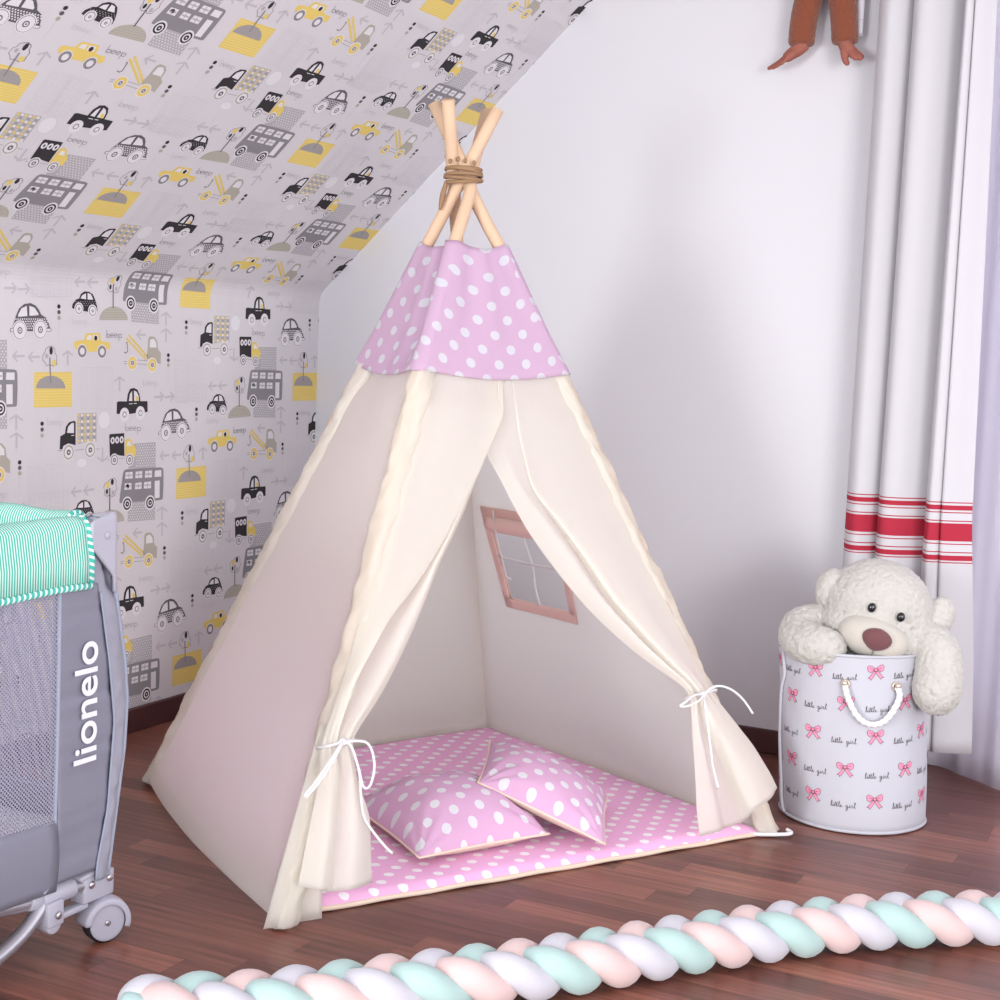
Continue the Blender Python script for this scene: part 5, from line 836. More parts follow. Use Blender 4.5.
def strip(mb):   # the part of the left front that stays on the floor beside its pole
    mb.grid(lambda u, v: face('FL', 'FR', -.03 + (.095 - .02 * v) * u * (1 - .55 * v), .004 + .34 * v, .014 + .006 * math.sin(u * 7) * (1 - v)), 12, 16)
L = [
 [(1.06, .0, .006), (.7, .0, .010), (.45, -.006, .022), (.312, -.028, .040), (.25, -.014, .044), (.15, -.008, .046), (.06, -.002, .046)],
 [(1.06, .12, .022), (.7, .06, .030), (.5, .025, .036), (.4, -.01, .042), (.312, -.018, .052), (.25, .0, .060), (.15, .018, .064), (.06, .03, .064)],
 [(1.06, .545, .026), (.93, .47, .026), (.873, .393, .028), (.73, .248, .034), (.6, .138, .038), (.524, .064, .042), (.421, .010, .048), (.321, -.006, .054), (.25, .016, .056), (.15, .04, .052), (.06, .052, .048)],
 [(1.06, .546, .024), (.93, .472, .022), (.873, .396, .018), (.73, .266, .006), (.6, .158, .004), (.524, .082, .004), (.421, .026, .012), (.321, .001, .040), (.25, .026, .046), (.15, .052, .048), (.06, .064, .052)],
 [(1.06, .548, .024), (.93, .474, .020), (.873, .398, .020), (.764, .300, .026), (.633, .195, .032), (.494, .115, .036), (.391, .062, .044), (.312, .012, .056), (.25, .040, .066), (.15, .072, .068), (.06, .092, .068)],
 [(1.06, .551, .022), (.93, .476, .018), (.866, .396, .016), (.764, .326, .012), (.633, .222, .010), (.494, .156, .010), (.391, .100, .020), (.345, .062, .034), (.312, .030, .050), (.236, .063, .052), (.171, .104, .050), (.05, .132, .046)]]
flap('door_flap', L, [.068, .056, .050, .048, .048, .052], extra=strip)
R = [
 [(1.06, .46, .006), (.93, .42, .006), (.866, .398, .008), (.798, .468, .012), (.69, .556, .012), (.617, .622, .012), (.539, .694, .012), (.494, .738, .014), (.43, .805, .018), (.374, .868, .026), (.33, .915, .040), (.307, .904, .046), (.224, .866, .048), (.085, .818, .046), (.026, .806, .042)],
 [(1.06, .55, .010), (.93, .50, .010), (.866, .49, .014), (.778, .535, .024), (.70, .62, .030), (.622, .685, .032), (.534, .745, .034), (.431, .835, .038), (.33, .920, .052), (.25, .885, .058), (.03, .842, .056)],
 [(1.06, .62, .014), (.9, .57, .016), (.778, .588, .018), (.70, .680, .008), (.622, .742, .004), (.534, .790, .004), (.431, .865, .012), (.33, .928, .046), (.25, .902, .044), (.16, .895, .036), (.03, .880, .030)],
 [(1.06, .63, .015), (.9, .585, .017), (.778, .597, .020), (.70, .687, .017), (.622, .748, .017), (.534, .796, .018), (.431, .868, .026), (.33, .931, .048), (.25, .916, .040), (.16, .925, .034), (.05, .926, .030)],
 [(1.06, .64, .016), (.9, .60, .018), (.778, .606, .022), (.70, .694, .026), (.622, .754, .030), (.534, .801, .032), (.431, .872, .040), (.33, .934, .056), (.25, .920, .064), (.16, .932, .070), (.05, .934, .070)],
 [(1.06, .80, .022), (.85, .76, .022), (.7, .82, .026), (.5, .89, .032), (.40, .93, .038), (.33, .950, .050), (.25, .955, .066), (.16, .975, .072), (.05, .98, .074)],
 [(1.06, .985, .016), (.5, .988, .018), (.38, .985, .026), (.312, .975, .042), (.264, .990, .052), (.194, 1.014, .056), (.125, 1.024, .056), (.085, 1.023, .054)]]
flap('door_flap', R, [.026, .030, .034, .040, .062, .078, .098])
# ties
def F(s, z, o): return face('FL', 'FR', s, z, o)
mb = MB(); mb.tube(crv([F(-.026, .303, .02), F(-.030, .303, .034), F(-.026, .302, .052), F(-.018, .303, .064), F(.012, .307, .066), F(.036, .309, .056), F(.04, .309, .02)], 24), .0029, 8)
mb.ell(F(.004, .306, .068), (.009, .008, .008), nu=10, nv=6)
for path in ([F(.002, .306, .070), F(.05, .300, .085), F(.075, .262, .088), F(.080, .225, .080), F(.066, .222, .080), F(.046, .258, .080), F(.02, .298, .078), F(.004, .306, .070)],
             [F(.002, .306, .070), F(-.018, .280, .085), F(-.042, .240, .088), F(-.052, .222, .082), F(-.044, .224, .086), F(-.022, .262, .090), F(.002, .306, .074)],
             [F(.03, .288, .076), F(.052, .246, .080), F(.066, .205, .078), F(.085, .165, .074), F(.125, .120, .075), F(.150, .098, .072)]):
    mb.tube(crv(path, 30), .0027, 7)
mb.build('tie_cord', M['cord'], tp)
mb = MB(); mb.tube(crv([F(1.01, .315, -.02), F(1.004, .318, .02), F(.985, .322, .052), F(.945, .318, .066), F(.915, .314, .052), F(.91, .312, .02)], 24), .0029, 8)
mb.ell(F(.922, .314, .072), (.009, .008, .008), nu=10, nv=6)
for path in ([F(.922, .314, .074), F(.888, .315, .085), F(.850, .302, .088), F(.835, .296, .086), F(.855, .294, .088), F(.895, .303, .086), F(.922, .314, .076)],
             [F(.922, .314, .074), F(.900, .270, .082), F(.884, .215, .080), F(.872, .160, .074), F(.868, .118, .072)],
             [F(.922, .314, .074), F(.955, .328, .088), F(.99, .320, .090), F(1.02, .296, .084), F(1.035, .262, .078)]):
    mb.tube(crv(path, 30), .0027, 7)
mb.build('tie_cord', M['cord'], tp)
mb = MB(); f = FEET['FR']; mb.tube(crv([f + Vector((-.05, -.03, .008)), f + Vector((-.03, -.05, .008)), f + Vector((.02, -.02, .008)), f + Vector((.045, .0, .010)), f + Vector((.03, .015, .012))], 16), .0045, 7); mb.build('foot_tie', M['cord'], tp)
# rope binding round the crossing of the poles
cc = (pole('FL', 1.468) + pole('FR', 1.468) + pole('BR', 1.468) + pole('BL', 1.468)) / 4
mb = MB()
for i, dz in enumerate((-.013, -.006, .001, .010, .016)):
    tl = (.10, -.08, .05, .13, .02)[i]; rr = (.040, .042, .041, .040, .039)[i]
    mb.tube([cc + Vector((rr * math.cos(a) * 1.02, rr * .95 * math.sin(a), dz + tl * rr * math.cos(a - 1 + i))) for a in [2 * PI * k / 32 for k in range(32)]], .0042, 7, closed=True)
for k, (dx, dz) in enumerate(((-.030, .026), (-.012, .031), (.004, .027), (.024, .022))): mb.ell(cc + rgt * dx - fwd * .034 + Vector((0, 0, dz)), (.0045, .0045, .006), nu=8, nv=6)
mb.build('rope_binding', M['twine'], tp)
mb = MB(); mb.tube(crv([cc + rgt * -.037 - fwd * .015 + Vector((0, 0, -.012)), cc + rgt * -.042 - fwd * .016 + Vector((0, 0, -.035)), cc + rgt * -.046 - fwd * .016 + Vector((0, 0, -.055)), cc + rgt * -.050 - fwd * .016 + Vector((0, 0, -.078))], 12), lambda t: .0028 + .004 * math.sin(PI * min(1, t * 1.02)), 7)
mb.build('rope_end', M['twine'], tp)

# ------------------------------------------------------------------ mat and cushions
mt = thing('play_mat', 'pink dotted padded mat with a cream edge lying inside the teepee', 'play mat', (1.03, -.95, 0))
mc = [Vector((.392, -1.178, 0)), Vector((1.160, -1.672, 0)), Vector((1.738, -.722, 0)), Vector((.797, -.268, 0))]
def bil(c, u, v): return c[0].lerp(c[1], u).lerp(c[3].lerp(c[2], u), v)
def matpt(u, v, z):
    p = bil(mc, u, v); e = min(u, 1 - u, v, 1 - v); return p + Vector((0, 0, z))
def edge(e): return min(1, e / .03)
ex = (mc[1] - mc[0]).normalized(); ey = Vector((-ex.y, ex.x, 0))
def muv(u, v): p = bil(mc, u, v) - mc[0]; return (p.dot(ex), p.dot(ey))
def mz(u, v):
    e = edge(min(u, 1 - u, v, 1 - v)); return .009 + .012 * math.sqrt(max(0, 1 - (1 - e) ** 2)) + .003 * noise.noise(Vector((u * 9, v * 9, 1))) * e
mb = MB(); mb.grid(lambda u, v: matpt(u, v, mz(u, v)), 70, 70, 0, muv); mb.build('top_cover', M['pinkmat'], mt)
mb = MB(); mb.grid(lambda u, v: matpt(-.004 + u * 1.008, -.004 + v * 1.008, .001 + .009 * (1 - edge(min(u, 1 - u, v, 1 - v)) * .2)), 40, 40, 0)
def rim(t):
    t = t % 1 * 4; i = int(t); f = t - i; u, v = ((f, 0), (1, f), (1 - f, 1), (0, 1 - f))[i]; p = bil(mc, u, v); c = bil(mc, .5, .5); return p + (p - c).normalized() * .004 + Vector((0, 0, .0065 + .001 * math.sin(t * 40)))
mb.tube([rim(k / 160) for k in range(160)], .0052, 8, closed=True)
mb.build('under_side', M['cream'], mt)
from mathutils.bvhtree import BVHTree
def cushion(corners, thick, label, seed, belly=.45, under=None):
    c = [Vector(p) for p in corners]; mid = sum(c, Vector()) / 4
    t = thing('cushion', label, 'cushion', (mid.x, mid.y, .02), 'dotted cushions in the teepee')
    nrm = (c[1] - c[0]).cross(c[3] - c[0]).normalized()
    if nrm.z < 0: nrm = -nrm
    L1 = ((c[1] - c[0]).length + (c[2] - c[3]).length) / 2; L2 = ((c[3] - c[0]).length + (c[2] - c[1]).length) / 2
    def base(u, v):
        # sides drawn in between the corners
        a, b = 2 * u - 1, 2 * v - 1; k = .045
        uu = .5 + a / 2 * (1 - k * (1 - b * b)); vv = .5 + b / 2 * (1 - k * (1 - a * a)); return bil(c, uu, vv)
    def hh(u, v):
        a, b = abs(2 * u - 1), abs(2 * v - 1); return (max(0, 1 - a ** 2.4) ** .62) * (max(0, 1 - b ** 2.4) ** .62)
    def wr(u, v):
        a, b = 2 * u - 1, 2 * v - 1; e = max(abs(a), abs(b)); w = 0
        for ca, cb in ((-1, -1), (1, -1), (1, 1), (-1, 1)):
            dx, dy = a - ca, b - cb; r = math.hypot(dx, dy); an = math.atan2(dy, dx); w += .006 * math.sin(an * 14 + seed * 2 + ca) * math.exp(-(r / .5) ** 2) * min(1, r * 5)
        return w + .005 * noise.noise(Vector((u * 5, v * 5, seed)))
    def sg(u): return .5 - .5 * math.cos(PI * u)
    mb = MB(); mb.grid(lambda u, v: base(sg(u), sg(v)) + nrm * (thick * (1 - belly) * hh(sg(u), sg(v)) + wr(sg(u), sg(v)) * min(1, hh(sg(u), sg(v)) * 3)), 44, 44, 0, lambda u, v: (sg(u) * L1 + .01 + seed * .017, sg(v) * L2 + .02))
    if under:      # soft: pressed down where the other cushion rests on it
        for i, p in enumerate(mb.v):
            h = under.ray_cast(Vector((p[0], p[1], -.5)), Vector((0, 0, 1)))
            if h[0] and h[0].z - .004 < p[2]: mb.v[i] = (p[0], p[1], max(.03, h[0].z - .004))
    mb.build('top_cover', M['pinkpil'], t)
    mb = MB(); mb.grid(lambda u, v: base(sg(u), sg(v)) - nrm * (thick * belly * hh(sg(u), sg(v))), 44, 44, 0)
    mb.v = [(p[0], p[1], max(p[2], .0245)) for p in mb.v]; bvh = BVHTree.FromPolygons([Vector(p) for p in mb.v], mb.f); mb.build('under_side', M['cream'], t)
    mb = MB(); mb.tube([base(*((f, 0), (1, f), (1 - f, 1), (0, 1 - f))[i]) for i in range(4) for f in [k / 20 for k in range(20)]], .0028, 6, closed=True); mb.build('seam', M['cream'], t)
    return bvh
over = cushion([(1.225, -1.150, .140), (1.512, -1.100, .042), (1.400, -.830, .060), (1.113, -.880, .158)], .10, 'pink dotted cushion tilted up with its edge resting on the other cushion', 2, .38)
cushion([(.930, -1.200, .050), (1.232, -1.408, .046), (1.392, -1.128, .050), (1.100, -.920, .052)], .135, 'pink dotted cushion lying flat on the mat, nearer the left tied flap', 1, .30, over)

# ------------------------------------------------------------------ travel cot by the left wall
M['mint'] = striped('mint_striped_cotton', (70, 178, 158), (206, 224, 218), .0058, 0, .42)
M['mintpipe'] = striped('mint_striped_piping', (70, 178, 164), (212, 224, 222), .012, 2, .42)
M['greyfab'] = mat('grey_nylon', (124, 124, 138), .42, .35, bump=(18, .25, .004))
M['greyfab2'] = mat('pale_grey_nylon', (142, 142, 155), .42, .35)
M['greypipe'] = mat('grey_piping', (150, 156, 174), .6, .2)
M['plastic'] = mat('lilac_grey_plastic', (168, 167, 180), .35, .4)
M['rubber'] = mat('black_rubber', (38, 36, 40), .6, .3)
M['steel'] = mat('silver_tube', (176, 174, 182), .3, .5, metal=.75)
M['rivet'] = mat('chrome_rivet', (200, 196, 200), .2, .5, metal=.9)
M['print'] = mat('white_lettering', (222, 222, 228), .6, .2)
M['mattress'] = mat('white_mattress', (226, 224, 230), .85, .1)
M['matprint'] = mat('mattress_grey_print', (196, 188, 196), .85, .1)
def mesh_net():
    m = mat('grey_net', (150, 148, 166), .7, .2); nt = m.node_tree; b = nt.nodes['Principled BSDF']
    uv = nd(nt, 'ShaderNodeUVMap'); sp = nd(nt, 'ShaderNodeSeparateXYZ'); nt.links.new(uv.outputs[0], sp.inputs[0]); ds = []
    for off in (0, .5):
        x = mth(nt, 'SUBTRACT', mth(nt, 'FRACT', mth(nt, 'ADD', mth(nt, 'DIVIDE', sp.outputs[0], .0078), off)), .5)
        y = mth(nt, 'SUBTRACT', mth(nt, 'FRACT', mth(nt, 'ADD', mth(nt, 'DIVIDE', sp.outputs[1], .0078), off)), .5)
        ds.append(mth(nt, 'SQRT', mth(nt, 'ADD', mth(nt, 'MULTIPLY', x, x), mth(nt, 'MULTIPLY', y, y))))
    f = mth(nt, 'LESS_THAN', mth(nt, 'MINIMUM', ds[0], ds[1]), .25)
    t = nd(nt, 'ShaderNodeBsdfTransparent'); mx = nd(nt, 'ShaderNodeMixShader'); nt.links.new(f, mx.inputs[0]); nt.links.new(b.outputs[0], mx.inputs[1]); nt.links.new(t.outputs[0], mx.inputs[2])
    nt.links.new(mx.outputs[0], nt.nodes['Material Output'].inputs[0]); return m
M['net'] = mesh_net()
CX, CY = .93, -1.985; CX0, CY0 = .28, -3.02      # outer faces
ct = thing('travel_cot', 'grey travel cot with a mint striped padded rail beside the papered wall', 'cot', ((CX + CX0) / 2, (CY + CY0) / 2, 0))
def rail(name, x0, y0, x1, y1):    # padded rail running along a straight line, flat outer face, rounded top
    a = Vector((x0, y0, 0)); b = Vector((x1, y1, 0)); d = (b - a); Ln = d.length; d.normalize(); n = Vector((d.y, -d.x, 0))
    prof = []
    for t in range(9): an = PI * t / 8; prof.append((.024 * math.cos(an), .745 + .026 * math.sin(an)))
    prof = [(.030, .655), (.031, .70)] + prof + [(-.031, .70), (-.030, .655)]
    acc = [0]
    for p, q in zip(prof, prof[1:]): acc.append(acc[-1] + math.hypot(q[0] - p[0], q[1] - p[1]))
    N = 40; mb = MB(); K = len(prof)
    for i in range(N + 1):
        for k, (o, z) in enumerate(prof): mb.vert(a + d * (Ln * i / N) + n * o + Vector((0, 0, z + .002 * math.sin(i * .5 + k))))
    for i in range(N):
        for k in range(K - 1): mb.face((i * K + k, i * K + k + 1, (i + 1) * K + k + 1, (i + 1) * K + k), 0, [(Ln * i / N, acc[k]), (Ln * i / N, acc[k + 1]), (Ln * (i + 1) / N, acc[k + 1]), (Ln * (i + 1) / N, acc[k])])
    r = mb.build(name, M['mint'], ct, solid=.004)
    mb = MB()
    path = [a + n * prof[k][0] * 1.05 + Vector((0, 0, prof[k][1])) for k in range(K)]
    mb.tube(path, .0055, 8, uvscale=.012)
    path = [b + n * prof[k][0] * 1.05 + Vector((0, 0, prof[k][1])) for k in range(K)]; mb.tube(path, .0055, 8, uvscale=.012)
    for k in (0, K - 1): mb.tube([a + d * (Ln * i / 30) + n * prof[k][0] * 1.1 + Vector((0, 0, .655 + .002 * math.sin(i * .6))) for i in range(31)], .0062, 8, uvscale=.012)
    mb.build('piping', M['mintpipe'], r)
rail('padded_rail', CX - .028, CY - .072, CX - .028, CY0 + .072); rail('padded_rail', CX0 + .028, CY0 + .072, CX0 + .028, CY - .072)
rail('padded_rail', CX0 + .072, CY - .028, CX - .072, CY - .028); rail('padded_rail', CX - .072, CY0 + .028, CX0 + .072, CY0 + .028)
def sgn(sx, sy):
    return (lambda o: (CX if sx > 0 else CX0) - sx * o), (lambda o: (CY if sy > 0 else CY0) - sy * o)
for sx, sy in ((1, 1), (1, -1), (-1, 1), (-1, -1)):
    X, Y = sgn(sx, sy)
    # moulded corner cap: rounded hood with a flat outer cheek on each side
    mb = MB()
    def cap_pt(u, v):
        # v from the bottom lip to the crown, u round the outer corner from one cheek to the other
        z = .635 + .139 * min(1, v * 1.25) if v < .8 else .774
        sh = 1 if v < .8 else 1 - (v - .8) / .2 * .96
        t = (u - .5) * 2; low = max(0, abs(t) - .15) * .085 * (1 - min(1, v * 1.25))   # the lip arches upward along the cheeks
        rr = .014 * sh; L_ = .071 * sh
        if abs(t) <= .45:
            a = (t / .45) * PI / 4 + PI / 4; o = Vector((.014 - rr * math.sin(a), .014 - rr * math.cos(a), 0))
        elif t > .45: o = Vector((.014 - rr, .014 + (t - .45) / .55 * (L_ - .014 * sh), 0))
        else: o = Vector((.014 + (-.45 - t) / .55 * (L_ - .014 * sh), .014 - rr, 0))
        return Vector((X(o.x), Y(o.y), z + low * 1.2 - .018 * max(0, abs(t) - .45) * max(0, min(1, (v - .35) / .4))))
    mb.grid(cap_pt, 32, 16); cp = mb.build('corner_cap', M['plastic'], ct, solid=.006)
    mb = MB(); mb.ell((X(-.004), Y(.032), .738), (.003, .007, .007), nu=12, nv=6); mb.build('rivet', M['plastic'], cp)
    mb = MB(); mb.tube([(X(.03), Y(.03), .1), (X(.03), Y(.03), .76)], .016, 14); mb.build('corner_post', M['steel'], ct)
    # gathered corner sleeve of pale grey nylon with piping
    def edge_tab(z): return lerp_tab([(.12, .006), (.344, -.032), (.434, -.038), (.508, -.030), (.635, -.003), (.655, .004), (.68, .016), (.75, .018)], z)[0]
    def seam_tab(z): return lerp_tab([(.15, .046), (.25, .020), (.407, .006), (.517, .022), (.66, .051)], z)[0]
    mb = MB()
    def ret(u, v):
        z = .125 + .615 * v; a = seam_tab(z); b = edge_tab(z); y = a + (b - a) * u; x = -.001 + .012 * u * u - .006 * math.sin(PI * u) + .014 * max(0, min(1, (z - .618) / .03))
        w = .0042 * noise.noise(Vector((z * 42 + sx, u * 2.5 + sy, 0))) * math.sin(PI * u) ** .6
        return (X(x + w), Y(y + w * .5), z + .012 * (1 - u) * 0)
    mb.grid(ret, 12, 90)
    def ret2(u, v):    # the same sleeve carried round to the end side
        z = .125 + .615 * v; b = edge_tab(z); y = b + (.03 + b) * 0; w = .002 * noise.noise(Vector((z * 42 + sx, u * 2.5 + 4, 0)))
        return (X(.011 + .075 * u), Y(b * (1 - u) + .004 * u + w), z)
    mb.grid(ret2, 10, 60)
    gs = mb.build('corner_gusset', M['greyfab2'], ct, solid=.002)
    mb = MB()
    mb.tube([(X(.010), Y(edge_tab(.125 + .515 * k / 30) - .002), .125 + .515 * k / 30) for k in range(31)], .0045, 7)
    mb.tube([(X(-.003), Y(seam_tab(.125 + .515 * k / 30)), .125 + .515 * k / 30) for k in range(31)], .0022, 6)
    mb.build('piping', M['greypipe'], gs)
# side walls: nylon border with a net window
def side(name, a, b, long=True):
    a = Vector(a); b = Vector(b); d = (b - a); Ln = d.length; d.normalize(); n = Vector((d.y, -d.x, 0))
    def P_(s, z, o=0): return a + d * s + n * o + Vector((0, 0, z))
    mb = MB(); s0 = .142
    def wr(s, z): return .0022 * noise.noise(Vector((s * 5, z * 55, 3))) + .002 * noise.noise(Vector((s * 3, z * 20, 8)))
    def seam_l(z): return lerp_tab([(.147, .042), (.25, .020), (.407, .006), (.517, .022), (.66, .051)], z)[0]
    for flip in (0, 1):
        mb.grid(lambda u, v: P_((lambda z: (lambda q: Ln - q if flip else q)(seam_l(z) + (s0 - seam_l(z)) * u))(.147 + .51 * v), .147 + .51 * v, .001 + wr(u * .1, .147 + .51 * v)), 12, 70)
    mb.grid(lambda u, v: P_(s0 + (Ln - 2 * s0) * u, .135 + .125 * v + .012 * math.sin(PI * u), .001 - .006 * math.sin(PI * v)), 30, 8)
    w = mb.build(name, M['greyfab'], ct, solid=.002)
    mb = MB(); mb.grid(lambda u, v: P_(s0 + (Ln - 2 * s0) * u, .258 + .40 * v, .0), 4, 4, 0, lambda u, v: ((Ln - 2 * s0) * u, .40 * v)); nw = mb.build('net_window', M['net'], w)
    mb = MB()
    for q in (s0, Ln - s0): mb.tube(crv([P_(q, .66, .002), P_(q, .45, .002), P_(q + (.003 if q == s0 else -.003), .26, .003), P_(q, .20, .003), P_(q + (.012 if q == s0 else -.012), .155, .003), P_(q + (.03 if q == s0 else -.03), .140, .002)], 30), .0042, 7)
    mb.tube([P_(s0 + (Ln - 2 * s0) * k / 20, .258, .002) for k in range(21)], .0028, 6)
    mb.build('piping', M['greypipe'], w); return w
nearside = side('side_wall', (CX, CY, 0), (CX, CY0, 0)); side('side_wall', (CX0, CY0, 0), (CX0, CY, 0)); side('end_wall', (CX0, CY, 0), (CX, CY, 0)); side('end_wall', (CX, CY0, 0), (CX0, CY0, 0))
# lettering reading upward on the near corner of the side wall
def text_mesh(txt, size, bold):
    c = bpy.data.curves.new('lettering', 'FONT'); c.body = txt; c.size = size; c.offset = bold; c.extrude = .0006; c.resolution_u = 6
    o = bpy.data.objects.new('lettering', c); COL.objects.link(o); dg = bpy.context.evaluated_depsgraph_get()
    me = bpy.data.meshes.new_from_object(o.evaluated_get(dg)); bpy.data.objects.remove(o); return me
me = text_mesh('lionelo', .074, .0009)
xs = [v.co.x for v in me.vertices]; ys = [v.co.y for v in me.vertices]; kx = .212 / (max(xs) - min(xs)); ky = .056 / (max(ys) - min(ys))
for v in me.vertices:
    v.co = Vector((CX + .0055 + v.co.z, -2.039 - (v.co.y - min(ys)) * ky, .347 + (v.co.x - min(xs)) * kx))
me.materials.append(M['print']); lt = bpy.data.objects.new('lettering', me); COL.objects.link(lt); lt.parent = nearside; lt.matrix_parent_inverse = parent_inv(nearside)
# mattress, floor frame, castors, rocker tubes
mb = MB(); mb.grid(lambda u, v: Vector((CX0 + .03 + (CX - CX0 - .06) * u, CY0 + .03 + (CY - CY0 - .06) * v, .235 + .012 * noise.noise(Vector((u * 5, v * 7, 0))) + .02 * (min(1, min(u, 1 - u, v, 1 - v) * 14) - 1))), 30, 40)
mb.box(((CX + CX0) / 2, (CY + CY0) / 2, .185), (CX - CX0 - .06, CY - CY0 - .06, .06)); 
for k in range(14):
    x, y, r = CX0 + .1 + random.random() * .45, CY0 + .1 + random.random() * .85, .02 + random.random() * .03
    mb.poly([(x + r * math.cos(a), y + r * 1.3 * math.sin(a), .251) for a in (0.3, 1.5, 2.4, 3.7, 5.1)], 1)
mb.build('mattress', [M['mattress'], M['matprint']], ct)
for x in (CX - .02, CX0 + .02):
    s = 1 if x > .6 else -1
    mb = MB(); mb.tube(crv([(x, CY - .02, .113), (x, CY - .10, .120), (x, CY - .20, .126), (x, CY - .36, .150), (x, (CY + CY0) / 2, .155), (x, CY0 + .36, .150), (x, CY0 + .20, .126), (x, CY0 + .10, .120), (x, CY0 + .02, .113)], 60), .0125, 12)
    mb.build('base_tube', M['steel'], ct)
    mb = MB(); mb.tube(crv([(x + s * .006, CY - .158, .115), (x + s * .006, CY - .185, .092), (x + s * .006, CY - .225, .070), (x + s * .006, CY - .29, .050), (x + s * .006, CY - .40, .036), (x + s * .006, (CY + CY0) / 2, .020), (x + s * .006, CY0 + .40, .036), (x + s * .006, CY0 + .225, .070), (x + s * .006, CY0 + .158, .115)], 60), .0135, 12)
    mb.build('rocker_tube', M['steel'], ct)
    for yy, q in ((CY - .135, 1), (CY0 + .135, -1)):
        mb = MB(); mb.tube([(x, yy + q * .050, .122), (x, yy - q * .030, .124)], .0185, 16); mb.tube([(x, yy - q * .030, .124), (x, yy - q * .056, .128)], .0165, 16)
        mb.box((x + s * .012, yy - q * .012, .098), (.028, .038, .044)); mb.tube([(x - .004, yy - q * .012, .080), (x + .022, yy - q * .012, .080)], .0185, 16)
        cb = mb.build('tube_clamp', M['plastic'], ct, bevel=.003)
        mb = MB(); mb.ell((x + s * .030, yy - q * .010, .096), (.003, .007, .007), nu=10, nv=6); mb.build('bolt', M['rivet'], cb)
def castor(cx, cy, sx, sy):
    ax = Vector((.93 * sx, -.36 * sy, 0)).normalized(); fr = Vector((-ax.y, ax.x, 0)) * (1 if sx > 0 else -1)   # wheel axis and rolling direction
    R = Matrix((fr, Vector((0, 0, 1)), ax)).transposed() if True else None
    c = Vector((cx, cy, .038)); mb = MB()
    mb.box((cx - sx * .012, cy - sy * .018, .108), (.034, .078, .048)); mb.box((cx - sx * .016, cy - sy * .032, .136), (.046, .070, .010), rot=Matrix.Rotation(.1, 3, 'X'))
    mb.box((cx - sx * .010, cy - sy * .075, .079), (.022, .070, .012)); mb.tube([(cx - sx * .02, cy, .05), (cx - sx * .02, cy, .10)], .014, 12)
    br = mb.build('castor_bracket', M['plastic'], ct, bevel=.004)
    for dy in (.004, .050):
        mb = MB(); mb.ell((cx + sx * .007, cy - sy * dy + sy * .010, .117), (.004, .0075, .0075), nu=12, nv=6); mb.build('rivet', M['rivet'], br)
    mb = MB(); mb.lathe([(.014, -.014), (.033, -.014), (.0375, -.010), (.0380, .0), (.0375, .010), (.033, .014), (.014, .014)], c, R, 36); wh = mb.build('castor_wheel', M['rubber'], ct)
    mb = MB(); mb.lathe([(.004, .0145), (.028, .0145), (.0325, .0155), (.0335, .0145), (.0335, .012), (.004, .012)], c, R, 36); mb.lathe([(.004, -.0145), (.0325, -.0155), (.0335, -.012), (.004, -.012)], c, R, 36); mb.build('hub', M['plastic'], wh)
    mb = MB(); mb.lathe([(.001, .017), (.0055, .0165), (.0055, .012), (.001, .012)], c, R, 14); mb.build('axle_pin', M['steel'], wh)
    mb = MB()
    def fen(u, v):
        a = -.35 + (PI + .30) * u; rr = .0425 + .003 * math.sin(PI * v); return c + fr * (rr * math.cos(a)) + Vector((0, 0, 1)) * (rr * math.sin(a)) + ax * (-.021 + .040 * v)
    mb.grid(fen, 28, 8)
    mb.grid(lambda u, v: c + fr * ((.0425 * (1 - .22 * v)) * math.cos(-.35 + (PI + .30) * u)) + Vector((0, 0, 1)) * ((.0425 * (1 - .22 * v)) * math.sin(-.35 + (PI + .30) * u)) + ax * .019, 28, 3)
    mb.build('fender', M['plastic'], wh, solid=.003)
for sx, sy in ((1, 1), (-1, 1), (1, -1), (-1, -1)):
    X, Y = sgn(sx, sy); castor(X(.012), Y(.008), sx, sy)

# ------------------------------------------------------------------ printed basket
BC = Vector((1.873, -.424, 0)); BT = Vector((.226, -.974, 0)).normalized(); BR_ = Vector((.974, .226, 0)).normalized(); BRAD = .172; BH = .413
M['bask'] = mat('white_printed_canvas', (182, 182, 190), .7, .2, bump=(14, .15, .004))
M['bowp'] = mat('bow_pink', (228, 140, 168), .8, .1); M['bowd'] = mat('bow_outline', (70, 62, 70), .8, .1)
bk = thing('toy_basket', 'round white fabric basket printed with pink bows and handwriting', 'basket', BC)
def brim(th):
    # top edge: higher at the camera's left where the side seam stands up, sagging a little between
    return BH + .006 * math.cos(th * 2 + .6) + .012 * math.exp(-((th + 1.15) / .28) ** 2) 
def bpt(th, z, off=0):
    k = z / BH; r = BRAD * (1 + .018 * math.sin(PI * k) - .012 * k) + off + .0035 * noise.noise(Vector((math.sin(th) * 2.2, math.cos(th) * 2.2, z * 6)))
    t = max(0, (k - .72) / .28); flat = 1 + .035 * t * math.cos(2 * (th + .3)) * -1      # the rim is pulled slightly oval
    if z < .012: r -= .012 * (1 - z / .012) ** 2
    xl = r * flat * math.sin(th); return BC + BR_ * (xl - .055 * z) + BT * (r * (2 - flat) * math.cos(th)) + Vector((0, 0, z + .065 * xl * k))    # soft: leans a little
mb = MB(); mb.grid(lambda u, v: bpt(2 * PI * u, .001 + (brim(((2 * PI * u + PI) % (2 * PI)) - PI) - .001) * v), 96, 40, 0, closeu=True)
mb.grid(lambda u, v: BC + Vector((0, 0, .004)) + (bpt(2 * PI * u, .003) - BC) * v, 96, 4, 0, closeu=True)
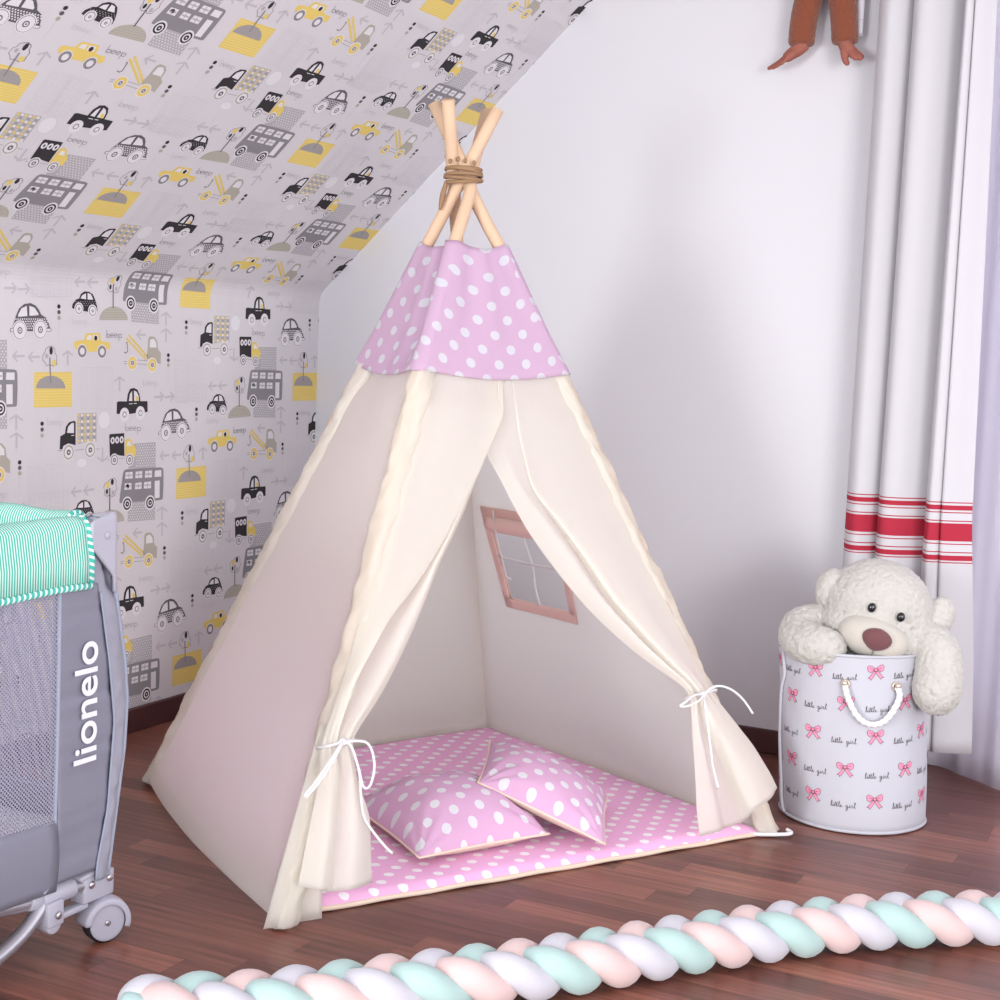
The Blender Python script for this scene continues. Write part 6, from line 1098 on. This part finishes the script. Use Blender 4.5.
def stroke(path, w, m, off, z0, th0, sc=1.0):     # path in metres on the unrolled wall of the basket
    for a, b in zip(path, path[1:]):
        a = Vector(a) * sc; b = Vector(b) * sc; d = b - a
        if d.length < 1e-7: continue
        d.normalize(); nn = Vector((-d.y, d.x)) * w / 2; a2 = a - d * w * .3; b2 = b + d * w * .3
        mb.poly([bpt(th0 + p.x / BRAD, z0 + p.y, off) for p in (a2 + nn, a2 - nn, b2 - nn, b2 + nn)], m)
def blot(pts, m, off, z0, th0):
    v = [Vector((p[0], p[1], 0)) for p in pts]
    for t in tessellate_polygon([v]): mb.poly([bpt(th0 + v[i].x / BRAD, z0 + v[i].y, off) for i in t], m)
S = .001
loopL = [(-1, 1), (-5, 5), (-10, 7), (-13, 4), (-12, -2), (-8, -5), (-3, -2)]; loopR = [(-x, y + .5) for x, y in loopL]
tailL = [(-2, -2), (1, -3), (-4, -12), (-8, -17), (-9, -13.5), (-12, -14), (-7, -8)]; tailR = [(2, -2), (-1, -4), (4, -11), (8, -16), (9.5, -12.5), (12.5, -13.5), (6, -6)]; knot = [(-3, 2), (3, 2.5), (3, -3), (-3, -3)]
def bow(th, z):
    for shp in (tailL, tailR, loopL, loopR, knot):
        p = [(x * S * 1.5, (y + 2) * S * 1.45) for x, y in shp]; blot(p, 1, .0006 + (.0002 if shp is knot else 0), z, th)
        stroke([Vector(q) for q in p + [p[0]]], .0008, 2, .0010, z, th)
    for k in (-1, 1): stroke([Vector((k * 4 * S, 3 * S)), Vector((k * 13 * S, 6 * S))], .0009, 2, .0011, z, th); stroke([Vector((k * 4 * S, 1 * S)), Vector((k * 11 * S, 0))], .0007, 2, .0011, z, th)
HAND = [  # handwriting "little girl" as pen strokes
 [(0, 0), (2, 4), (3.5, 12), (2.2, 12.5), (1.6, 4), (2.6, 0), (4.2, 1)], [(4.2, 1), (5.6, 5), (5.4, 1), (6.6, 0), (8, 1.5)], [(5.9, 7.6), (6.3, 8.2)],
 [(8, 1.5), (10.2, 11), (9.2, 3), (10, 0), (11.6, 1.5)], [(8.2, 7), (14.6, 8)], [(11.6, 1.5), (13.6, 11), (12.8, 3), (13.6, 0), (15.2, 1.4)], [(15.2, 1.4), (18, 8), (18.6, 12), (17.3, 12.4), (16.8, 4), (17.6, 0), (19.2, 1)], [(19.2, 1), (21.6, 3.6), (21, 5.2), (19.8, 3.6), (20.4, .4), (22.6, .6), (24.4, 2)],
 [(34, 4.6), (31.6, 5.4), (30.6, 2), (32.2, 0), (34, 3.6), (34.4, 5), (34, -3), (32.6, -7.4), (30.8, -6), (33, -1.6), (37, 1.2)], [(37, 1.2), (38.4, 5), (38.2, 1), (39.4, 0), (40.8, 1.6)], [(38.7, 7.6), (39.1, 8.2)],
 [(40.8, 1.6), (42, 5.6), (43.6, 5), (43.4, 1), (44.6, 0), (46, 1.2)], [(46, 1.2), (48.8, 8), (49.6, 12.6), (48.2, 12.4), (47.8, 4), (48.6, 0), (50.4, 1.4)]]
def words(th, z):
    for st in HAND:
        c = crv([(x, y, 0) for x, y in st], 3 * len(st)) if len(st) > 2 else [Vector((x, y, 0)) for x, y in st]
        stroke([Vector(((p.x - 25) * 1.14 * S, (p.y + .04 * 0) * 1.0 * S)) for p in c], .0009, 2, .0008, z, th)
D2R = math.radians
rowsz = [.384, .310, .235, .156, .084, .008]
for r, z in enumerate(rowsz):
    for k in range(-4, 5):
        th = D2R((-29.5 if r % 2 == 0 else -51.9) + 48 * k + (0 if r % 2 == 0 else -.2)); 
        if abs(th) > PI: continue
        if z + .01 < BH and z > .02: bow(th, z)
        if z - .02 > .01: words(th + D2R(24), z - .021)
bs = mb.build('body', [M['bask'], M['bowp'], M['bowd']], bk, merge=False)
mb = MB(); mb.tube([bpt(2 * PI * k / 90, brim(((2 * PI * k / 90 + PI) % (2 * PI)) - PI)) for k in range(90)], .0038, 8, closed=True); mb.tube([bpt(2 * PI * k / 90, .006, .002) for k in range(90)], .0042, 8, closed=True)
ths = -1.20
mb.tube(crv([bpt(ths, brim(ths), .003), bpt(ths + .08, .375, .004), bpt(ths + .10, .35, .004), bpt(ths + .02, .31, .004), bpt(ths - .01, .2, .004), bpt(ths - .01, .1, .004), bpt(ths + .02, .03, .004), bpt(ths + .1, .008, .004)], 60), .0042, 8)
mb.build('piping', M['bask'], bk)
hp = crv([bpt(-.08, .352, .010), bpt(-.04, .325, .016), bpt(.06, .286, .018), bpt(.20, .266, .018), bpt(.36, .268, .018), bpt(.50, .290, .016), bpt(.61, .322, .014), bpt(.60, .344, .010)], 60)
mb = MB()
for s in range(3):
    pts = []
    for i, p in enumerate(hp):
        t = (hp[min(i + 1, 60)] - hp[max(i - 1, 0)]).normalized(); u = t.cross(BT).normalized(); w = t.cross(u); a = i * .62 + s * 2 * PI / 3; pts.append(p + u * (.0034 * math.cos(a)) + w * (.0034 * math.sin(a)))
    mb.tube(pts, .0042, 7)
mb.build('rope_handle', M['cord'], bk)
M['eyelet'] = mat('dull_brass', (206, 192, 176), .35, .4, metal=.6)
for th in (-.08, .60):
    mb = MB(); c = bpt(th, .354 if th < 0 else .346, .004); nrm = (c - BC); nrm.z = 0; nrm.normalize(); up_ = Vector((0, 0, 1)); sd = up_.cross(nrm)
    mb.tube([c + sd * (.0085 * math.cos(a)) + up_ * (.0085 * math.sin(a)) for a in [2 * PI * k / 20 for k in range(20)]], .0028, 7, closed=True); mb.ell(c + nrm * .008 + up_ * .003, (.007, .007, .007), nu=10, nv=6); mb.build('eyelet', M['eyelet'], bk)

# ------------------------------------------------------------------ teddy bear in the basket
M['plush'] = mat('cream_plush', (186, 183, 177), .95, .05, sheen=.3, bump=(260, .6, .004))
M['muzzle'] = mat('short_cream_plush', (188, 183, 174), .9, .05, sheen=.2, bump=(300, .2, .002))
M['nosebrown'] = mat('brown_velour', (104, 66, 68), .7, .2, sheen=.3, bump=(60, .3, .003))
M['eye'] = mat('black_bead', (22, 22, 26), .08, .6); M['thread'] = mat('grey_thread', (120, 108, 104), .8, .1)
HC_ = Vector((1.906, -.440, .491)); bt = Vector((.2197, -.9756, 0)); br_ = Vector((.9756, .2197, 0))
TILT = D2R(14)                                   # head tipped to its own right
def HB(x, y, z):        # head frame: x to the viewer's right, y toward the viewer, z up
    c, s = math.cos(TILT), math.sin(TILT); x2, z2 = x * c + z * s, -x * s + z * c
    return HC_ + br_ * x2 + bt * y + Vector((0, 0, z2))
HROT = Matrix((br_ * math.cos(TILT) - Vector((0, 0, 1)) * math.sin(TILT), -bt * -1, br_ * math.sin(TILT) + Vector((0, 0, math.cos(TILT))))).transposed()
HROT = Matrix(((br_ * math.cos(TILT) - Vector((0, 0, math.sin(TILT))))[:], bt[:], (br_ * math.sin(TILT) + Vector((0, 0, math.cos(TILT))))[:])).transposed()
te = thing('teddy_bear', 'cream plush teddy bear peeking out of the printed basket', 'teddy bear', (1.89, -.43, .05))
mb = MB()
mb.ell(HB(-.004, 0, .018), (.124, .105, .114), HROT, nu=40, nv=24)
mb.ell(HB(0, .012, -.035), (.125, .10, .078), HROT, nu=40, nv=24)
mb.ell(HB(-.124, .006, .030), (.030, .030, .046), HROT, nu=24, nv=14)
mb.ell(HB(.131, -.002, .040), (.034, .026, .050), HROT @ Matrix.Rotation(.12, 3, 'Y'), nu=24, nv=14)
mb.ell(Vector((1.870, -.43, .26)), (.110, .105, .175), nu=32, nv=20)
def HW(x, y, z): return HC_ + br_ * x + bt * y + Vector((0, 0, z))
mb.tube(crv([HW(-.055, -.02, -.060), HW(-.11, -.01, -.032), HW(-.165, .02, -.036), HW(-.172, .060, -.056), HW(-.140, .105, -.062), HW(-.108, .118, -.062)], 20), lambda t: .042 + .006 * math.sin(PI * t), 16)
mb.ell(HW(-.108, .116, -.062), (.042, .042, .038), nu=16, nv=10); mb.ell(HW(-.055, -.02, -.075), (.05, .05, .05), nu=16, nv=10)
mb.tube(crv([HW(.055, .0, -.060), HW(.10, .025, -.045), HW(.138, .055, -.062), HW(.146, .075, -.105), HW(.144, .085, -.145)], 20), lambda t: .046 + .008 * t, 16)
mb.ell(HW(.144, .085, -.145), (.053, .053, .056), nu=16, nv=10); mb.ell(HW(.055, .0, -.085), (.05, .05, .05), nu=16, nv=10)
fuse(mb.build('plush_body', M['plush'], te), .0046, 4, .0052, 82)
mb = MB(); mb.ell(HB(.002, .088, -.036), (.082, .056, .050), HROT, nu=36, nv=20); mb.build('muzzle', M['muzzle'], te)
mb = MB()
mb.ell(HB(.010, .142, -.030), (.034, .016, .027), HROT, nu=28, nv=16, fn=lambda p: Vector((p.x * (1 + .12 * (p.z / .027)), p.y, p.z * (1 - .12 * abs(p.x) / .034)))); mb.build('nose', M['nosebrown'], te)
mb = MB(); mb.tube(crv([HB(.010, .142, -.055), HB(.010, .138, -.070), HB(.008, .128, -.080)], 8), .0012, 6); mb.build('mouth_stitch', M['thread'], te)
mb = MB(); mb.tube(crv([HB(-.062, .114, -.02), HB(-.069, .108, -.040), HB(-.066, .106, -.058)], 8), .0012, 6); mb.build('mouth_stitch', M['thread'], te)
for x in (-.022, .046):
    mb = MB(); mb.ell(HB(x, .1115, .032), (.0095, .007, .0115), HROT, nu=16, nv=10); mb.build('eye', M['eye'], te)

# ------------------------------------------------------------------ curtains
def stripes_mat():
    m = mat('curtain_with_red_stripes', (204, 202, 206), .9, .1, trans=.15); nt = m.node_tree; b = nt.nodes['Principled BSDF']
    uv = nd(nt, 'ShaderNodeUVMap'); sp = nd(nt, 'ShaderNodeSeparateXYZ'); nt.links.new(uv.outputs[0], sp.inputs[0]); f = None
    for lo, hi in ((.7465, .7492), (.729, .741), (.7215, .7242), (.7005, .7032), (.651, .696), (.6425, .6452), (.6215, .6242), (.602, .615), (.5955, .5982)):
        k = mth(nt, 'MULTIPLY', mth(nt, 'GREATER_THAN', sp.outputs[1], lo), mth(nt, 'LESS_THAN', sp.outputs[1], hi)); f = k if f is None else mth(nt, 'MAXIMUM', f, k)
    mx = nd(nt, 'ShaderNodeMix', data_type='RGBA'); nt.links.new(f, mx.inputs[0]); mx.inputs[6].default_value = lin((204, 202, 206)); mx.inputs[7].default_value = lin((176, 52, 70))
    nt.links.new(mx.outputs[2], b.inputs['Base Color'])
    for n in nt.nodes:
        if n.type == 'BSDF_TRANSLUCENT': nt.links.new(mx.outputs[2], n.inputs[0])
    return m
M['stripes'] = stripes_mat()
PROF = [(1.722, -.066), (1.738, -.105), (1.762, -.124), (1.792, -.108), (1.812, -.075), (1.806, -.062), (1.814, -.105), (1.832, -.140), (1.862, -.140), (1.900, -.112), (1.932, -.078), (1.928, -.066), (1.934, -.115), (1.950, -.158), (1.966, -.160), (1.976, -.152), (1.980, -.143), (1.988, -.153), (2.012, -.142), (2.040, -.122), (2.056, -.112)]
fine = crv([(x, y, 0) for x, y in PROF], 200)
def cur(u, z):
    p = fine[min(200, int(round(u * 200)))]; k = max(0, min(1, (z - .35) / 1.6)); low = max(0, (.7 - z) / .6)
    x = p.x; x = 1.728 + (min(x, 1.934) - 1.728) * (1 + .05 * k + .02 * low) + max(0, x - 1.934) * (1.03 - .42 * k + .24 * low)
    return (x, p.y + .005 * noise.noise(Vector((p.x * 9, z * 1.5, 3))), z)
mb = MB(); mb.grid(lambda u, v: cur(u, .112 + 2.228 * v), 200, 60, 0, lambda u, v: (u, .112 + 2.228 * v)); cu = mb.build('curtain', M['stripes'], None, solid=.002)
tag(cu, 'white curtain with red stripes near the hem, hanging behind the basket', 'curtain')
SHP = crv([(1.86, .140, 0), (1.92, .138, 0), (1.985, .120, 0), (2.05, .070, 0), (2.12, .012, 0), (2.19, -.022, 0), (2.32, -.032, 0), (2.60, -.030, 0), (2.95, -.030, 0)], 200)
def she(u, v):
    z = .004 + 2.336 * v; p = SHP[int(round(u * 200))]; w = .0035 * math.sin(u * 30 + .6) + .0012 * math.sin(u * 70); return (p.x + w * .4, p.y + w, z)
mb = MB(); mb.grid(she, 200, 30); sh = mb.build('sheer_curtain', M['sheer'], None, solid=.0012); tag(sh, 'grey sheer curtain reaching the floor right of the striped curtain', 'curtain')
mb = MB(); mb.tube([(1.69, -.085, 2.362), (3.35, -.085, 2.36)], .016, 14); 
for x in (1.69, 3.35): mb.ell((x, -.085, 2.362), (.028, .028, .028))
for x in (1.71, 3.28): mb.box((x, -.042, 2.362), (.02, .085, .02))
rd = mb.build('curtain_rod', M['white']); tag(rd, 'white rod above the red striped curtain', 'curtain rod')

# ------------------------------------------------------------------ monkey plush hanging on the wall
M['mfur'] = mat('rust_brown_plush', (128, 72, 52), .95, .05, sheen=.35, bump=(170, .9, .006)); M['mskin'] = mat('dusty_pink_felt', (150, 94, 82), .9, .08, bump=(60, .3, .003)); M['tagw'] = mat('grey_white_ribbon', (196, 193, 200), .8, .1); M['tagg'] = mat('grey_ribbon_line', (160, 154, 164), .8, .1)
mk = thing('plush_monkey', 'brown plush monkey hanging on the white wall with its legs dangling', 'soft toy', (1.57, -.06, 1.9))
mb = MB()
for path in ([(1.516, -.045, 1.905), (1.520, -.045, 1.97), (1.532, -.05, 2.03), (1.545, -.055, 2.10)], [(1.632, -.045, 1.905), (1.626, -.045, 1.97), (1.616, -.05, 2.03), (1.600, -.055, 2.10)]):
    mb.tube(crv(path, 14), lambda t: .0335 + .004 * t, 18)
mb.ell((1.573, -.065, 2.18), (.075, .055, .12)); mb.ell((1.573, -.075, 2.36), (.075, .062, .075))
for s in (-1, 1): mb.tube(crv([(1.573 + s * .05, -.06, 2.25), (1.573 + s * .09, -.06, 2.19), (1.573 + s * .085, -.06, 2.13)], 10), .024, 12); mb.ell((1.573 + s * .082, -.07, 2.37), (.026, .018, .03))
fuse(mb.build('plush_body', M['mfur'], mk), .006, 3, .0018, 110)
mb = MB(); mb.ell((1.573, -.128, 2.345), (.05, .025, .05)); mb.build('face', M['mskin'], mk)
for s in (-1, 1):
    mb = MB(); mb.ell((1.573 + s * .02, -.152, 2.365), (.007, .005, .008), nu=12, nv=8); mb.build('eye', M['eye'], mk)
def foot(paths, rad):
    mb = MB()
    for p, r in zip(paths, rad): mb.tube(crv(p, 10), r, 12); mb.ell(p[-1], (r(1) if callable(r) else r,) * 3, nu=10, nv=6)
    return fuse(mb.build('foot', M['mskin'], mk), .0020, 2)
foot([[(1.524, -.050, 1.908), (1.512, -.056, 1.893), (1.500, -.062, 1.883), (1.488, -.066, 1.873)], [(1.484, -.060, 1.876), (1.462, -.060, 1.860), (1.437, -.058, 1.847)], [(1.486, -.066, 1.872), (1.468, -.070, 1.858), (1.452, -.070, 1.845)], [(1.490, -.072, 1.870), (1.477, -.079, 1.858), (1.465, -.080, 1.847)], [(1.496, -.077, 1.870), (1.487, -.087, 1.859), (1.479, -.089, 1.850)], [(1.516, -.060, 1.890), (1.504, -.074, 1.878), (1.494, -.080, 1.869)]],
     [lambda t: .020 - .006 * t, lambda t: .0072 - .002 * t, lambda t: .0068 - .002 * t, lambda t: .0064 - .002 * t, lambda t: .006 - .002 * t, .010])
foot([[(1.634, -.050, 1.908), (1.640, -.056, 1.894), (1.648, -.060, 1.884)], [(1.636, -.060, 1.892), (1.638, -.066, 1.872), (1.643, -.068, 1.856), (1.647, -.066, 1.850)], [(1.648, -.060, 1.886), (1.664, -.066, 1.872), (1.680, -.068, 1.862)], [(1.650, -.064, 1.882), (1.662, -.072, 1.868), (1.672, -.076, 1.860)], [(1.652, -.056, 1.888), (1.668, -.058, 1.876), (1.682, -.060, 1.866)]],
     [lambda t: .021 - .004 * t, lambda t: .011 - .004 * t, lambda t: .011 - .003 * t, lambda t: .010 - .003 * t, lambda t: .010 - .003 * t])
mb = MB(); mb.grid(lambda u, v: (1.653 + .020 * u, -.030 - .004 * math.sin(u * 3), 1.924 + .15 * v), 6, 12); tg = mb.build('ribbon_tag', M['tagw'], mk, solid=.0015)
for z in (1.9275, 1.964):
    mb = MB(); mb.box((1.663, -.0345, z), (.019, .0012, .0014)); mb.build('ribbon_print', M['tagg'], tg)

# ------------------------------------------------------------------ braided bumper on the floor
M['bw'] = mat('white_plush_jersey', (182, 180, 188), .9, .05, sheen=.25, bump=(140, .2, .002)); M['bp'] = mat('peach_pink_jersey', (198, 174, 172), .9, .05, sheen=.25, bump=(140, .2, .002)); M['bm'] = mat('mint_jersey', (158, 182, 179), .9, .05, sheen=.25, bump=(140, .2, .002))
bd = thing('braided_bumper', 'long floor braid of white, pink and mint stuffed tubes in front of the teepee', 'braided cushion', (1.70, -1.75, 0))
BP = crv([(1.195, -2.262, 0), (1.354, -2.148, 0), (1.518, -1.963, 0), (1.704, -1.743, 0), (1.873, -1.513, 0), (2.052, -1.30, 0), (2.207, -1.162, 0), (2.36, -1.05, 0), (2.60, -.90, 0), (2.85, -.78, 0)], 400)
SL_ = [0]
for p, q in zip(BP, BP[1:]): SL_.append(SL_[-1] + (q - p).length)
def along(s):
    s = max(0, min(s, SL_[-1] - 1e-6)); lo, hi = 0, 400
    while hi - lo > 1:
        m_ = (lo + hi) // 2
        if SL_[m_] <= s: lo = m_
        else: hi = m_
    f = (s - SL_[lo]) / (SL_[hi] - SL_[lo]); p = BP[lo].lerp(BP[hi], f); t = (BP[min(hi + 3, 400)] - BP[max(lo - 3, 0)]).normalized(); return p, Vector((t.y, -t.x, 0)), t     # lateral points toward the camera side
PER = .235; RS = .0315; BPH = 0.9; BSG = -1.0
for k, mm, nm in ((0, 'bm', 'mint strand'), (1, 'bp', 'pale pink strand'), (2, 'bw', 'white strand')):
    path = []; n = 420
    for i in range(n + 1):
        s = SL_[-1] * i / n; p, nl, t = along(s); ph = 2 * PI * (s / PER - k / 3) + BPH; e = min(1, s / .10, (SL_[-1] - s) / .10); e = .35 + .65 * e
        path.append(p + nl * (.036 * math.sin(ph) * e) + Vector((0, 0, .036 + .0125 - .0125 * math.sin(2 * ph) * BSG)))
    def rr(t):
        s = SL_[-1] * t; ph = 2 * PI * (s / PER - k / 3) + BPH; e = min(1, (s + .006) / .05, (SL_[-1] - s + .006) / .05); return RS * (1 + .10 * math.cos(2 * ph + .4)) * math.sqrt(max(.02, 1 - (1 - e) ** 2))
    mb = MB(); mb.tube(path, rr, 18); so = mb.build('strand', M[mm], bd); so['label'] = nm
